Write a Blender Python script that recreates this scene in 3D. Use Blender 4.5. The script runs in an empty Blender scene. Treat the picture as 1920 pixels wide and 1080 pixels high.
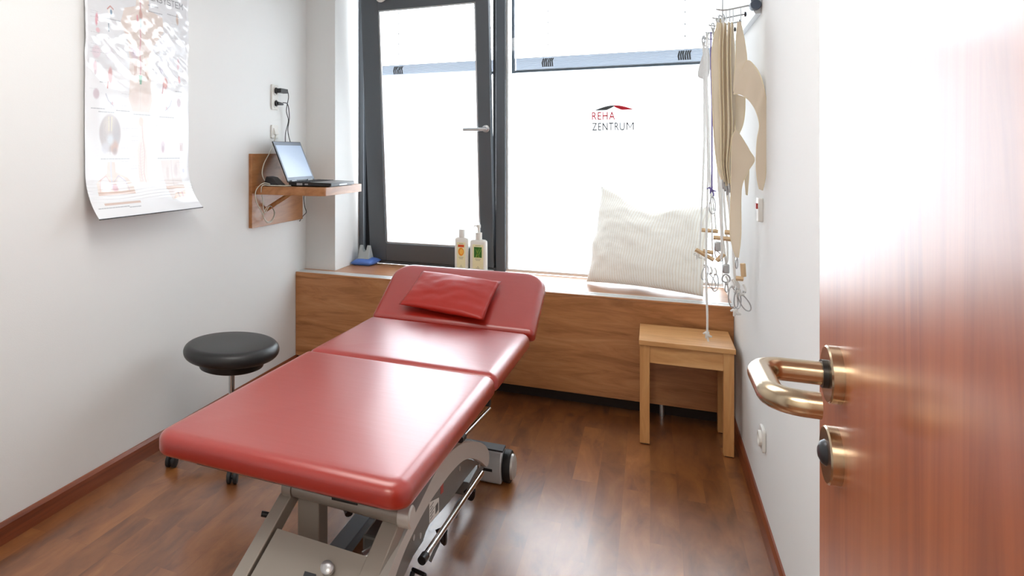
import bpy, bmesh, math, random
import numpy as np
from mathutils import Vector, Matrix, noise
R = math.radians
scene = bpy.context.scene
col = scene.collection
random.seed(4)

def srgb(r, g, b):
    f = lambda c: (c/255/12.92) if c/255 <= .04045 else ((c/255+.055)/1.055)**2.4
    return (f(r), f(g), f(b), 1.0)

# ------------------------------------------------------------------ camera
EYE = 1.36
cam_d = bpy.data.cameras.new('camera'); cam = bpy.data.objects.new('camera', cam_d); col.objects.link(cam)
cam.location = (0, 0, EYE); cam.rotation_euler = (R(90), 0, math.atan(619/1316))
cam_d.sensor_width = 36; cam_d.lens = 36*1316/1920
cam_d.shift_x = (960-600)/1920; cam_d.shift_y = -(540-287)/1920
cam_d.clip_start = .02
scene.camera = cam

# ------------------------------------------------------------------ world, lights, exposure
SKY = 7.0
w = bpy.data.worlds.new('world'); scene.world = w; w.use_nodes = True
bg = w.node_tree.nodes['Background']; bg.inputs[0].default_value = srgb(246, 250, 255); bg.inputs[1].default_value = SKY
def area(name, loc, rot, sx, sy, power, color=(1, 1, 1), portal=False):
    d = bpy.data.lights.new(name, 'AREA'); d.shape = 'RECTANGLE'; d.size = sx; d.size_y = sy; d.energy = power; d.color = color
    if portal: d.cycles.is_portal = True
    o = bpy.data.objects.new(name, d); o.location = loc; o.rotation_euler = rot; col.objects.link(o); return o
area('window_portal', (-.73, 4.9, 1.55), (R(-90), 0, 0), 2.5, 2.2, 1, portal=True)
area('ceiling_fill_light', (-.85, 1.6, 2.5), (0, 0, 0), 1.15, .9, 13, (1, .97, .93))  # added fill light out of view, brightens the walls and floor
area('corridor_lamp_light', (-.4, -.9, 2.42), (0, 0, 0), .9, .9, 24, (1, .90, .78))
vs = scene.view_settings
scene.display_settings.display_device = 'sRGB'
vs.view_transform = 'Standard'; vs.look = 'None'; vs.gamma = 1; vs.use_curve_mapping = False
vs.exposure = 0.60

# ------------------------------------------------------------------ materials
def mat(name, color, rough=.5, metal=0, coat=0, coat_rough=.05, spec=.5, emit=0, alpha=None):
    m = bpy.data.materials.new(name); m.use_nodes = True
    b = m.node_tree.nodes['Principled BSDF']
    b.inputs['Base Color'].default_value = color if len(color) == 4 else (*color, 1)
    b.inputs['Roughness'].default_value = rough; b.inputs['Metallic'].default_value = metal
    b.inputs['Coat Weight'].default_value = coat; b.inputs['Coat Roughness'].default_value = coat_rough
    b.inputs['Specular IOR Level'].default_value = spec
    if emit:
        b.inputs['Emission Color'].default_value = color; b.inputs['Emission Strength'].default_value = emit
    return m
def nt(m): return m.node_tree, m.node_tree.nodes['Principled BSDF']
def N(t, kind, **kw):
    n = t.nodes.new(kind)
    for k, v in kw.items(): setattr(n, k, v)
    return n
def coords(t, scale, rot=(0, 0, 0), kind='Object'):
    tc = N(t, 'ShaderNodeTexCoord'); mp = N(t, 'ShaderNodeMapping')
    mp.inputs['Scale'].default_value = scale; mp.inputs['Rotation'].default_value = rot
    t.links.new(tc.outputs[kind], mp.inputs[0]); return mp.outputs[0]
def ramp(t, fac, stops):
    r = N(t, 'ShaderNodeValToRGB'); e = r.color_ramp.elements
    while len(e) < len(stops): e.new(.5)
    for el, (p, c) in zip(e, stops): el.position = p; el.color = c
    t.links.new(fac, r.inputs[0]); return r.outputs[0]
def bump(t, b, h, strength, dist=.002):
    bp = N(t, 'ShaderNodeBump'); bp.inputs['Strength'].default_value = strength; bp.inputs['Distance'].default_value = dist
    t.links.new(h, bp.inputs['Height']); t.links.new(bp.outputs[0], b.inputs['Normal'])
def mixc(t, fac, a, bcol, mode='MIX'):
    m = N(t, 'ShaderNodeMix', data_type='RGBA', blend_type=mode)
    if isinstance(fac, float): m.inputs[0].default_value = fac
    else: t.links.new(fac, m.inputs[0])
    for i, s in ((6, a), (7, bcol)):
        if isinstance(s, tuple): m.inputs[i].default_value = s
        else: t.links.new(s, m.inputs[i])
    return m.outputs[2]
def wood(name, dark, mid, light, grain, rough=.4, coat=0, coat_rough=.15, streak=1.0, bumpy=.06, fig=.5):
    """grain = scale vector (small along the grain)"""
    m = mat(name, mid, rough, coat=coat, coat_rough=coat_rough); t, b = nt(m)
    v = coords(t, grain)
    n1 = N(t, 'ShaderNodeTexNoise'); n1.inputs['Scale'].default_value = 1; n1.inputs['Detail'].default_value = 7; n1.inputs['Roughness'].default_value = .62; n1.inputs['Distortion'].default_value = .9
    t.links.new(v, n1.inputs[0])
    v2 = coords(t, tuple(g*5 for g in grain))
    n2 = N(t, 'ShaderNodeTexNoise'); n2.inputs['Scale'].default_value = 1; n2.inputs['Detail'].default_value = 4
    t.links.new(v2, n2.inputs[0])
    c1 = ramp(t, n1.outputs[0], [(.3, dark), (.5, mid), (.72, light)])
    c2 = ramp(t, n2.outputs[0], [(.3, (.72, .70, .68, 1)), (.65, (1, 1, 1, 1))])
    c = mixc(t, fig*streak, c1, c2, 'MULTIPLY')
    t.links.new(c, b.inputs['Base Color']); bump(t, b, n2.outputs[0], bumpy, .001)
    return m

# wall paper with a fine woven tooth
WALL = mat('wall_paint', srgb(238, 240, 239), .75); t, b = nt(WALL)
n = N(t, 'ShaderNodeTexNoise'); n.inputs['Scale'].default_value = 260; n.inputs['Detail'].default_value = 3
t.links.new(coords(t, (1, 1, 1.6)), n.inputs[0]); bump(t, b, n.outputs[0], .25, .0012)
CEIL = mat('ceiling_paint', srgb(238, 237, 233), .85)

# floor: dark walnut-look boards with staggered blocks
FLOOR = mat('floor_boards', srgb(110, 66, 36), .4, coat=1, coat_rough=.24); FLOOR.node_tree.nodes['Principled BSDF'].inputs['Coat IOR'].default_value = 1.65; t, b = nt(FLOOR)
br = N(t, 'ShaderNodeTexBrick'); br.offset = .37; br.offset_frequency = 2
br.inputs['Scale'].default_value = 1; br.inputs['Mortar Size'].default_value = .0006; br.inputs['Mortar Smooth'].default_value = .3
br.inputs['Brick Width'].default_value = .62; br.inputs['Row Height'].default_value = .098; br.inputs['Bias'].default_value = -.1
br.inputs['Color1'].default_value = (0, 0, 0, 1); br.inputs['Color2'].default_value = (1, 1, 1, 1); br.inputs['Mortar'].default_value = (.3, .3, .3, 1)
t.links.new(coords(t, (1, 1, 1), (0, 0, R(90))), br.inputs[0])
g1 = N(t, 'ShaderNodeTexNoise'); g1.inputs['Scale'].default_value = 1; g1.inputs['Detail'].default_value = 8; g1.inputs['Roughness'].default_value = .6; g1.inputs['Distortion'].default_value = .5
v = coords(t, (11, 3.2, 1)); add = N(t, 'ShaderNodeVectorMath', operation='ADD')
sc = N(t, 'ShaderNodeVectorMath', operation='SCALE'); sc.inputs['Scale'].default_value = 7.3
t.links.new(br.outputs['Color'], sc.inputs[0]); t.links.new(v, add.inputs[0]); t.links.new(sc.outputs[0], add.inputs[1])
t.links.new(add.outputs[0], g1.inputs[0])
c1 = ramp(t, g1.outputs[0], [(.25, srgb(96, 52, 26)), (.45, srgb(138, 84, 42)), (.60, srgb(156, 98, 50)), (.80, srgb(184, 124, 70))])
tone = ramp(t, br.outputs['Color'], [(0, (.70, .66, .64, 1)), (1, (1.12, 1.1, 1.08, 1))])
c2 = mixc(t, .85, c1, tone, 'MULTIPLY')
vo = N(t, 'ShaderNodeTexVoronoi'); vo.inputs['Scale'].default_value = 1; t.links.new(coords(t, (4.2, 2.4, 1)), vo.inputs[0])
kn = ramp(t, vo.outputs['Distance'], [(.03, (.35, .3, .28, 1)), (.11, (1, 1, 1, 1))])
c3 = mixc(t, .75, c2, kn, 'MULTIPLY')
t.links.new(c3, b.inputs['Base Color'])
fb = N(t, 'ShaderNodeTexNoise'); fb.inputs['Scale'].default_value = 420; t.links.new(coords(t, (1, .5, 1)), fb.inputs[0])
bump(t, b, fb.outputs[0], .22, .0012)

BENCHW = wood('bench_veneer', srgb(148, 94, 54), srgb(188, 128, 80), srgb(206, 150, 102), (2.2, 9, 16), .32, fig=.35)
SILLW = wood('sill_veneer', srgb(150, 100, 64), srgb(176, 122, 82), srgb(196, 146, 104), (2.2, 14, 9), .3, fig=.3)
SKIRT = wood('skirting_wood', srgb(98, 44, 22), srgb(128, 64, 34), srgb(146, 78, 46), (20, 1.5, 26), .35, fig=.3)
SHELFW = wood('shelf_wood', srgb(146, 94, 54), srgb(174, 118, 72), srgb(190, 138, 92), (9, 2.0, 14), .35, fig=.3)
BEECH = wood('beech_wood', srgb(196, 140, 84), srgb(214, 160, 102), srgb(226, 178, 122), (3, 22, 22), .38, fig=.2)
BEECHV = wood('beech_leg_wood', srgb(190, 134, 78), srgb(208, 152, 94), srgb(220, 170, 112), (26, 26, 2.5), .4, fig=.2)
DOORW = wood('door_veneer', srgb(134, 66, 30), srgb(174, 94, 46), srgb(192, 114, 60), (30, 16, .9), .45, coat=1, coat_rough=.26, fig=.4, bumpy=0.0)
DOORW.node_tree.nodes['Principled BSDF'].inputs['Coat IOR'].default_value = 1.5
GREYALU = mat('window_alu', srgb(92, 97, 102), .42, .35)
GASKET = mat('gasket_black', srgb(22, 23, 25), .6)
SILVER = mat('silver_alu', srgb(200, 203, 206), .35, .85)
LIGHTALU = mat('light_strip', srgb(214, 216, 216), .35, .3)
STEEL = mat('brushed_steel', srgb(192, 174, 148), .24, 1.0); t, b = nt(STEEL)  # warm tint stands for orange wood reflected in the stainless steel
n = N(t, 'ShaderNodeTexNoise'); n.inputs['Scale'].default_value = 1; t.links.new(coords(t, (30, 30, 900)), n.inputs[0]); bump(t, b, n.outputs[0], .08, .0005)
CHROME = mat('chrome', srgb(200, 200, 200), .12, 1.0)
DARKMET = mat('dark_metal', srgb(60, 62, 66), .35, .6)
BLACKP = mat('black_plastic', srgb(24, 24, 26), .4)
BLACKR = mat('black_rubber', srgb(30, 31, 33), .55)
BLACKL = mat('black_leather', srgb(38, 39, 40), .38)
WHITEP = mat('white_plastic', srgb(232, 231, 226), .35)
FRAMEP = mat('table_lacquer', srgb(156, 150, 142), .38, .35)
FRAMED = mat('table_lacquer_grey', srgb(112, 112, 110), .42, .35)
FRAMEL = mat('table_lacquer_light', srgb(204, 202, 198), .35, .35)
BEIGE = mat('beige_webbing', srgb(242, 234, 222), .85)
BEIGE2 = mat('beige_felt', srgb(238, 226, 208), .9)
BEIGEE = mat('beige_piping', srgb(238, 226, 196), .85)
def translucent(m, c, f):
    t, b = nt(m); tl = N(t, 'ShaderNodeBsdfTranslucent'); tl.inputs[0].default_value = c; ms = N(t, 'ShaderNodeMixShader'); ms.inputs[0].default_value = f
    o = [n for n in t.nodes if n.type == 'OUTPUT_MATERIAL'][0]; t.links.new(b.outputs[0], ms.inputs[1]); t.links.new(tl.outputs[0], ms.inputs[2]); t.links.new(ms.outputs[0], o.inputs[0])
translucent(BEIGE, srgb(250, 242, 228), .5); translucent(BEIGE2, srgb(250, 242, 228), .35)
TOGGLE = mat('toggle_wood', srgb(222, 190, 148), .6)
ROPE = mat('white_rope', srgb(246, 245, 242), .85); t, b = nt(ROPE)
wv = N(t, 'ShaderNodeTexWave'); wv.inputs['Scale'].default_value = 60; wv.bands_direction = 'DIAGONAL'
t.links.new(coords(t, (1, 1, 1)), wv.inputs[0]); bump(t, b, wv.outputs[1], .3, .001); translucent(ROPE, srgb(250, 250, 248), .35)
WEBW = mat('white_webbing', srgb(228, 228, 226), .7)
PURPLE = mat('purple_cord', srgb(120, 108, 170), .8)
YELLOW = mat('yellow_tape', srgb(232, 208, 40), .6)
ZINC = mat('zinc_steel', srgb(196, 198, 200), .3, .9)
REDP = mat('red_plastic', srgb(176, 40, 34), .4)
CABLEW = mat('cream_cable', srgb(206, 202, 188), .5)
CABLEB = mat('black_cable', srgb(40, 40, 42), .5)

def leather(name, c, rough, coat=.35):
    m = mat(name, c, rough, coat=coat, coat_rough=.30); b = m.node_tree.nodes['Principled BSDF']; b.inputs['Coat IOR'].default_value = 1.6; t, b = nt(m)
    vo = N(t, 'ShaderNodeTexVoronoi'); vo.inputs['Scale'].default_value = 520; t.links.new(coords(t, (1, 1, 1)), vo.inputs[0])
    ns = N(t, 'ShaderNodeTexNoise'); ns.inputs['Scale'].default_value = 1; ns.inputs['Detail'].default_value = 2
    t.links.new(coords(t, (5, 36, 12)), ns.inputs[0])
    ad = N(t, 'ShaderNodeMath', operation='MULTIPLY_ADD'); ad.inputs[1].default_value = .16
    t.links.new(vo.outputs[0], ad.inputs[0]); t.links.new(ns.outputs[0], ad.inputs[2])
    bump(t, b, ad.outputs[0], .22, .0030); return m
RED = leather('red_leather', srgb(162, 30, 15), .36, coat=1)
REDPIL = mat('red_pillow_leather', srgb(168, 30, 14), .38, coat=.1, coat_rough=.3)

# glass: clear pane and frosted film
def glass(name, frosted):
    m = bpy.data.materials.new(name); m.use_nodes = True; t = m.node_tree; t.nodes.clear()
    out = N(t, 'ShaderNodeOutputMaterial'); tr = N(t, 'ShaderNodeBsdfTransparent'); gl = N(t, 'ShaderNodeBsdfGlossy')
    gl.inputs['Roughness'].default_value = .02; tr.inputs[0].default_value = (.97, .985, .99, 1)
    mx = N(t, 'ShaderNodeMixShader'); fr = N(t, 'ShaderNodeFresnel'); fr.inputs[0].default_value = 1.45
    t.links.new(fr.outputs[0], mx.inputs[0]); t.links.new(tr.outputs[0], mx.inputs[1]); t.links.new(gl.outputs[0], mx.inputs[2])
    last = mx
    if frosted:
        tl = N(t, 'ShaderNodeBsdfTranslucent'); tl.inputs[0].default_value = (.95, .96, .97, 1)
        m2 = N(t, 'ShaderNodeMixShader'); m2.inputs[0].default_value = .55
        t.links.new(mx.outputs[0], m2.inputs[1]); t.links.new(tl.outputs[0], m2.inputs[2]); last = m2
    t.links.new(last.outputs[0], out.inputs[0]); return m
GLASS = glass('clear_glass', False); FROST = glass('frosted_film', True)

# ------------------------------------------------------------------ object helpers
def props(o, label=None, cat=None, group=None, kind=None):
    for k, v in (('label', label), ('category', cat), ('group', group), ('kind', kind)):
        if v: o[k] = v
    return o
def W(o):
    return Matrix.Identity(4) if o is None else W(o.parent) @ Matrix.LocRotScale(o.location, o.rotation_euler, o.scale)
def thing(name, loc, label, cat, group=None, rz=0, kind=None):
    o = bpy.data.objects.new(name, None); o.empty_display_size = .05; o.location = loc; o.rotation_euler = (0, 0, rz)
    col.objects.link(o); return props(o, label, cat, group, kind)

class MB:
    def __init__(s): s.v = []; s.f = []; s.m = []; s.cm = 0; s.uv = None
    def add(s, vs_, fs):
        o = len(s.v); s.v += [Vector(p) for p in vs_]; s.f += [tuple(i+o for i in f) for f in fs]; s.m += [s.cm]*len(fs); return s
    def slot(s, i): s.cm = i; return s
    def box(s, a, b):
        x0, y0, z0 = a; x1, y1, z1 = b
        return s.add([(x0,y0,z0),(x1,y0,z0),(x1,y1,z0),(x0,y1,z0),(x0,y0,z1),(x1,y0,z1),(x1,y1,z1),(x0,y1,z1)],
                     [(0,3,2,1),(4,5,6,7),(0,1,5,4),(1,2,6,5),(2,3,7,6),(3,0,4,7)])
    def hexa(s, lo, hi):   # two quads, same winding
        return s.add(list(lo)+list(hi), [(0,3,2,1),(4,5,6,7),(0,1,5,4),(1,2,6,5),(2,3,7,6),(3,0,4,7)])
    def prism(s, poly, a, b):   # poly of 2D, a/b callables mapping 2D->3D at both ends
        n_ = len(poly)
        return s.add([a(*p) for p in poly]+[b(*p) for p in poly], [tuple(range(n_))[::-1], tuple(range(n_, 2*n_))]+[(i, (i+1) % n_, n_+(i+1) % n_, n_+i) for i in range(n_)])
    def tube(s, pts, r, seg=12, closed=False, cap=True, sx=1.0, up=None):
        pts = [Vector(p) for p in pts]; n_ = len(pts); rings = []; prev = None
        for i, p in enumerate(pts):
            if closed: d = pts[(i+1) % n_]-pts[i-1]
            else: d = pts[min(i+1, n_-1)]-pts[max(i-1, 0)]
            d.normalize()
            if prev is None:
                u = Vector(up) if up else (Vector((0, 0, 1)) if abs(d.z) < .9 else Vector((1, 0, 0)))
            else: u = prev
            u = (u-d*u.dot(d)); u.normalize(); prev = u; q = d.cross(u)
            rr = r[i] if isinstance(r, (list, tuple)) else r
            rings.append([p+(u*math.cos(2*math.pi*k/seg)*rr*sx+q*math.sin(2*math.pi*k/seg)*rr) for k in range(seg)])
        vs_ = [v for g in rings for v in g]; fs = []
        for i in range(n_ if closed else n_-1):
            j = (i+1) % n_
            for k in range(seg):
                l = (k+1) % seg; fs.append((i*seg+k, i*seg+l, j*seg+l, j*seg+k))
        if cap and not closed: fs += [tuple(range(seg))[::-1], tuple((n_-1)*seg+k for k in range(seg))]
        return s.add(vs_, fs)
    def cyl(s, a, b, r, seg=24): return s.tube([a, b], r, seg)
    def lathe(s, prof, c, axis='z', seg=40):
        cx, cy, cz = c; vs_ = []; fs = []
        for r, h in prof:
            for k in range(seg):
                a = 2*math.pi*k/seg; x, y = r*math.cos(a), r*math.sin(a)
                vs_.append((cx+x, cy+y, cz+h) if axis == 'z' else ((cx+h, cy+x, cz+y) if axis == 'x' else (cx+y, cy+h, cz+x)))
        for i in range(len(prof)-1):
            for k in range(seg):
                l = (k+1) % seg; fs.append((i*seg+k, i*seg+l, (i+1)*seg+l, (i+1)*seg+k))
        fs.append(tuple(range(seg))[::-1]); fs.append(tuple((len(prof)-1)*seg+k for k in range(seg)))
        return s.add(vs_, fs)
    def ribbon(s, L, Rr, th, sub=6):
        """strap between two 3D edge lines, smoothed, with thickness"""
        L = smooth(L, sub); Rr = smooth(Rr, sub); n_ = min(len(L), len(Rr)); vs_ = []
        for i in range(n_):
            a, b_ = Vector(L[i]), Vector(Rr[i]); t_ = Vector(L[min(i+1, n_-1)])-Vector(L[max(i-1, 0)])
            nn = t_.cross(b_-a)
            if nn.length < 1e-9: nn = Vector((0, 1, 0))
            nn.normalize(); h = nn*th/2; mid = (a+b_)/2
            vs_ += [a-h, mid-h*1.2, b_-h, b_+h, mid+h*1.2, a+h]
        fs = []
        for i in range(n_-1):
            for k in range(6): l = (k+1) % 6; fs.append((i*6+k, i*6+l, (i+1)*6+l, (i+1)*6+k))
        fs += [(5,4,3,2,1,0), tuple((n_-1)*6+k for k in range(6))]
        return s.add(vs_, fs)
    def build(s, name, mats, parent=None, smooth_=True, bevel=0, bseg=2, local=False, angle=35, sub=0):
        me = bpy.data.meshes.new(name)
        inv = Matrix.Identity(4) if (local or parent is None) else W(parent).inverted()
        me.from_pydata([tuple(inv @ p) for p in s.v], [], s.f)
        for m_ in (mats if isinstance(mats, (list, tuple)) else [mats]): me.materials.append(m_)
        for p, i in zip(me.polygons, s.m): p.material_index = i
        bm = bmesh.new(); bm.from_mesh(me); bmesh.ops.recalc_face_normals(bm, faces=bm.faces); bm.to_mesh(me); bm.free()
        me.update()
        if smooth_:
            me.shade_smooth(); me.set_sharp_from_angle(angle=R(angle))
        o = bpy.data.objects.new(name, me); col.objects.link(o); o.parent = parent
        if bevel:
            md = o.modifiers.new('bevel', 'BEVEL'); md.width = bevel; md.segments = bseg; md.limit_method = 'ANGLE'; md.angle_limit = R(40); md.harden_normals = False
            if smooth_: pass
        if sub: md = o.modifiers.new('sub', 'SUBSURF'); md.levels = sub; md.render_levels = sub
        return o
def smooth(P, sub=6):
    P = [Vector(p) for p in P]
    if len(P) < 3 or sub <= 1: return P
    out = []
    for i in range(len(P)-1):
        p0 = P[max(i-1, 0)]; p1 = P[i]; p2 = P[i+1]; p3 = P[min(i+2, len(P)-1)]
        for k in range(sub):
            t_ = k/sub
            out.append(.5*((2*p1)+(p2-p0)*t_+(2*p0-5*p1+4*p2-p3)*t_*t_+(3*p1-p0-3*p2+p3)*t_**3))
    return out+[P[-1]]
def rrect(x0, y0, x1, y1, rs, seg=8):
    """rounded rectangle outline, rs = radii for (x0y0, x1y0, x1y1, x0y1)"""
    if not isinstance(rs, (list, tuple)): rs = [rs]*4
    out = []
    for (cx, cy, a0), r in zip(((x0, y0, 180), (x1, y0, 270), (x1, y1, 0), (x0, y1, 90)), rs):
        ox = cx+(r if cx == x0 else -r); oy = cy+(r if cy == y0 else -r)
        for k in range(seg+1):
            a = R(a0+90*k/seg); out.append((ox+r*math.cos(a), oy+r*math.sin(a)))
    return out
def struct(o): o['kind'] = 'structure'; return o

# ------------------------------------------------------------------ room shell
XL, XR = -2.045, .373       # side walls
YW = 4.13                   # face of the window wall
YG = 4.535                  # inner face of the window frame
XC = -1.835                 # reveal of the column left of the window
ZS = .604                   # sill height
ZC = 2.62
struct(MB().box((XL-.2, -2.2, -.05), (XR+.2, 4.9, 0)).build('floor', FLOOR, smooth_=False))
struct(MB().box((XL-.2, -2.2, ZC), (XR+.2, 4.9, ZC+.08)).build('ceiling', CEIL, smooth_=False))
struct(MB().box((XL-.15, -.15, 0), (XL, 4.9, ZC)).build('wall_left', WALL, smooth_=False))
struct(MB().box((XR, -.15, 0), (XR+.15, 4.9, ZC)).build('wall_right', WALL, smooth_=False))
# window wall: column left of the opening, lintel, parapet under the sill
mb = MB().box((XL, YW, 0), (XC, 4.75, ZC)).box((XC, YW, 2.5), (XR, 4.75, ZC)).box((XC, 4.12, 0), (XR, 4.62, ZS-.03))
struct(mb.build('wall_window', WALL, smooth_=False))
# wall behind the camera with the doorway the picture is taken from
mb = MB().box((XL, -.15, 0), (-.72, -.03, ZC)).box((.215, -.15, 0), (XR, -.03, ZC)).box((-.72, -.15, 2.08), (.215, -.03, ZC))
struct(mb.build('wall_door', WALL, smooth_=False))
struct(MB().box((XL-.15, -2.2, 0), (XR+.2, -2.05, ZC)).build('wall_corridor', WALL, smooth_=False))
struct(MB().box((XL-.15, -2.05, 0), (XL, -.15, ZC)).build('wall_corridor_left', WALL, smooth_=False))
struct(MB().box((XR, -2.05, 0), (XR+.15, -.15, ZC)).build('wall_corridor_right', WALL, smooth_=False))
# skirting
def skirting(name, x0, x1, y0, y1, top=.075):
    mb = MB()
    s = 1 if x0 < x1 else -1
    poly = [(0, 0), (.014, 0), (.014, top-.012), (.006, top), (0, top)]
    mb.prism(poly, lambda a, z: (x0+s*a, y0, z), lambda a, z: (x0+s*a, y1, z))
    return struct(mb.build(name, SKIRT, smooth_=False))
skirting('baseboard_left', XL, XL+1, -.03, 4.0)
skirting('baseboard_right', XR, XR-1, -.03, 4.0)

# doorway: frame as trim
mb = MB().box((-.76, -.16, 0), (-.72, -.02, 2.1)).box((.215, -.16, 0), (.255, -.02, 2.1)).box((-.76, -.16, 2.08), (.255, -.02, 2.12))
struct(mb.build('trim_1', GREYALU, smooth_=False))

# ------------------------------------------------------------------ window
win1 = thing('window_1', (-1.37, YG, ZS), None, None, kind='structure')
ZT = 2.49
mb = MB()
MX0, MX1 = -.892, -.832      # mullion
mb.box((XC, YG, ZS), (XC+.034, YG+.075, ZT)).box((XC+.034, YG+.058, ZS), (XC+.10, YG+.075, ZT)).box((MX0, YG-.005, ZS), (MX1, YG+.09, ZT)).box((MX0-.03, YG+.058, ZS), (MX0, YG+.075, ZT)).box((XC+.034, YG, ZS), (MX0, YG+.075, ZS+.022)).box((XC+.034, YG+.058, ZS+.022), (MX0, YG+.075, ZS+.05)).box((XC+.034, YG, ZT-.05), (MX0, YG+.075, ZT))
mb.build('window_frame', GREYALU, win1, bevel=.003, smooth_=False)
mb = MB().box((XC+.034, YG+.052, ZS+.022), (XC+.098, YG+.058, ZT-.05)).box((MX0-.028, YG+.052, ZS+.022), (MX0, YG+.058, ZT-.05)).box((XC+.034, YG+.052, ZS+.022), (MX0, YG+.058, ZS+.030))
mb.build('frame_gasket', GASKET, win1, smooth_=False)
# tilted sash: hinged at its foot, leaning into the room
sash = thing('window_sash', (0, 0, 0), None, None); sash.parent = win1
sash.location = (0, -.006, .025); sash.rotation_euler = (R(5.8), 0, 0)
SX0, SX1, SH = -1.744+1.37, -.902+1.37, 1.80
GX0, GX1, GZ0, GZ1 = -1.626+1.37, -.982+1.37, .120, 1.68
mb = MB()
mb.box((SX0, -.01, 0), (GX0, .055, SH)).box((GX1, -.01, 0), (SX1, .055, SH)).box((GX0, -.01, 0), (GX1, .055, GZ0)).box((GX0, -.01, GZ1), (GX1, .055, SH))
mb.build('sash_frame', GREYALU, sash, bevel=.003, smooth_=False, local=True)
mb = MB()
for a, b_ in (((GX0, .0, GZ0), (GX0+.010, .012, GZ1)), ((GX1-.010, .0, GZ0), (GX1, .012, GZ1)), ((GX0, .0, GZ0), (GX1, .012, GZ0+.010)), ((GX0, .0, GZ1-.010), (GX1, .012, GZ1))): mb.box(a, b_)
mb.build('glazing_bead', SILVER, sash, smooth_=False, local=True)
MB().box((GX0+.004, .018, GZ0+.004), (GX1-.004, .022, GZ1-.004)).build('pane', GLASS, sash, smooth_=False, local=True)
MB().box((GX0+.004, .0165, GZ0+.004), (GX1-.004, .0175, 1.255)).build('frosted_film', FROST, sash, smooth_=False, local=True)
# the lever: rose and bar pointing left
hz = .890
mb = MB().lathe([(.0, 0), (.020, 0), (.023, -.002), (.023, -.010), (.018, -.013), (0, -.013)][::-1], (SX1-.030, -.01, hz), 'y', 28)
mb.cyl((SX1-.030, -.02, hz), (SX1-.030, -.052, hz), .011, 16)
mb.tube([(SX1-.020, -.050, hz), (SX1-.045, -.054, hz), (SX1-.08, -.053, hz-.001), (SX1-.165, -.050, hz-.001)], [.011, .012, .0115, .0110], 14, sx=1.0)
mb.build('window_handle', SILVER, sash, local=True)
# white scissor stay at the head of the sash
mb = MB().tube(smooth([(SX0+.10, -.016, SH-.01), (SX0+.125, -.030, SH-.045), (SX0+.155, -.034, SH-.060), (SX0+.19, -.028, SH-.035), (SX0+.21, -.018, SH)], 5), [.006]*6+[.012]*10+[.006]*5, 14)
mb.build('sash_stay', WHITEP, sash, local=True)

win2 = thing('window_2', (-.24, YG, ZS), None, None, kind='structure')
mb = MB().box((MX1, YG+.02, ZS), (XR, YG+.075, ZS+.018)).box((MX1, YG+.02, ZT-.04), (XR, YG+.075, ZT)).box((MX1, YG+.03, ZS), (MX1+.012, YG+.05, ZT)).box((XR-.006, YG+.03, ZS), (XR, YG+.05, ZT))
mb.build('window_frame', LIGHTALU, win2, smooth_=False)
MB().box((MX1+.012, YG+.038, ZS+.018), (XR-.006, YG+.042, ZT-.04)).build('pane', GLASS, win2, smooth_=False)
MB().box((MX1+.012, YG+.0362, ZS+.018), (XR-.006, YG+.0372, 1.868)).build('frosted_film', FROST, win2, smooth_=False)

# raised outside blinds, one per window
def blind(x0, x1, label, cords):
    y = 4.80; t_ = thing('venetian_blind', ((x0+x1)/2, y, 1.88), label, 'blind', 'outside venetian blinds')
    z0, z1 = 1.892, 1.995
    mb = MB().box((x0, y-.035, z0), (x1, y+.035, z0+.016)); mb.build('bottom_rail', DARKBL, t_, bevel=.004)
    mb = MB(); nsl = 9
    for i in range(nsl):
        z = z0+.021+i*.0092
        mb.prism([(-.036, 0), (0, .004), (.036, 0), (.036, .0012), (0, .0055), (-.036, .0012)], lambda a, q, z=z: (x0, y+a, z+q), lambda a, q, z=z: (x1, y+a, z+q))
    mb.build('folded_slats', SLATB, t_, smooth_=False)
    z = z1+.07
    while z < 2.5:
        mb = MB().prism([(-.036, -.004), (0, .003), (.036, -.001), (.036, .0002), (0, .0044), (-.036, -.0028)], lambda a, q: (x0, y+a, z+q), lambda a, q: (x1, y+a, z+q))
        mb.build('slat', SLATW, t_, smooth_=False); z += .0725
    for cx in cords:
        mb = MB().cyl((cx, y-.038, z1), (cx, y-.038, 2.5), .0012, 6).cyl((cx, y+.038, z1), (cx, y+.038, 2.5), .0012, 6)
        zz = z1+.07
        while zz < 2.5: mb.box((cx-.003, y-.041, zz-.004), (cx+.003, y-.035, zz+.004)); zz += .0725
        mb.build('ladder_cord', DARKMET, t_, smooth_=False)
        mb = MB()
        for k in range(6):
            mb.tube([(cx-.032+.012*k, y-.042, z0+.03), (cx-.036+.012*k, y-.046, z0+.055+.006*(k % 3)), (cx-.028+.012*k, y-.041, z0+.085)], .0045, 6)
        mb.build('folded_cord', DARKMET, t_)
    for x in (x0-.012, x1+.012):
        MB().box((x-.009, y-.02, ZS+.02), (x+.009, y+.02, 2.5)).build('guide_rail', GUIDE, t_, smooth_=False)
SLATB = mat('slat_backlit_blue', srgb(66, 98, 126), .5, .2); SLATW = mat('slat_glare_white', srgb(232, 236, 240), .5); GUIDE = mat('guide_rail_grey', srgb(70, 80, 90), .5, .2); DARKBL = mat('blind_rail', srgb(46, 56, 64), .5, .2)  # folded slats coloured as back-lit and hazy, open slats as overexposed white
blind(-1.79, -.90, 'raised grey outside blind behind the tilted window sash', (-1.62, -1.02))
blind(-.815, .40, 'raised grey outside blind behind the large fixed pane', (-.60, .19))

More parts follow.
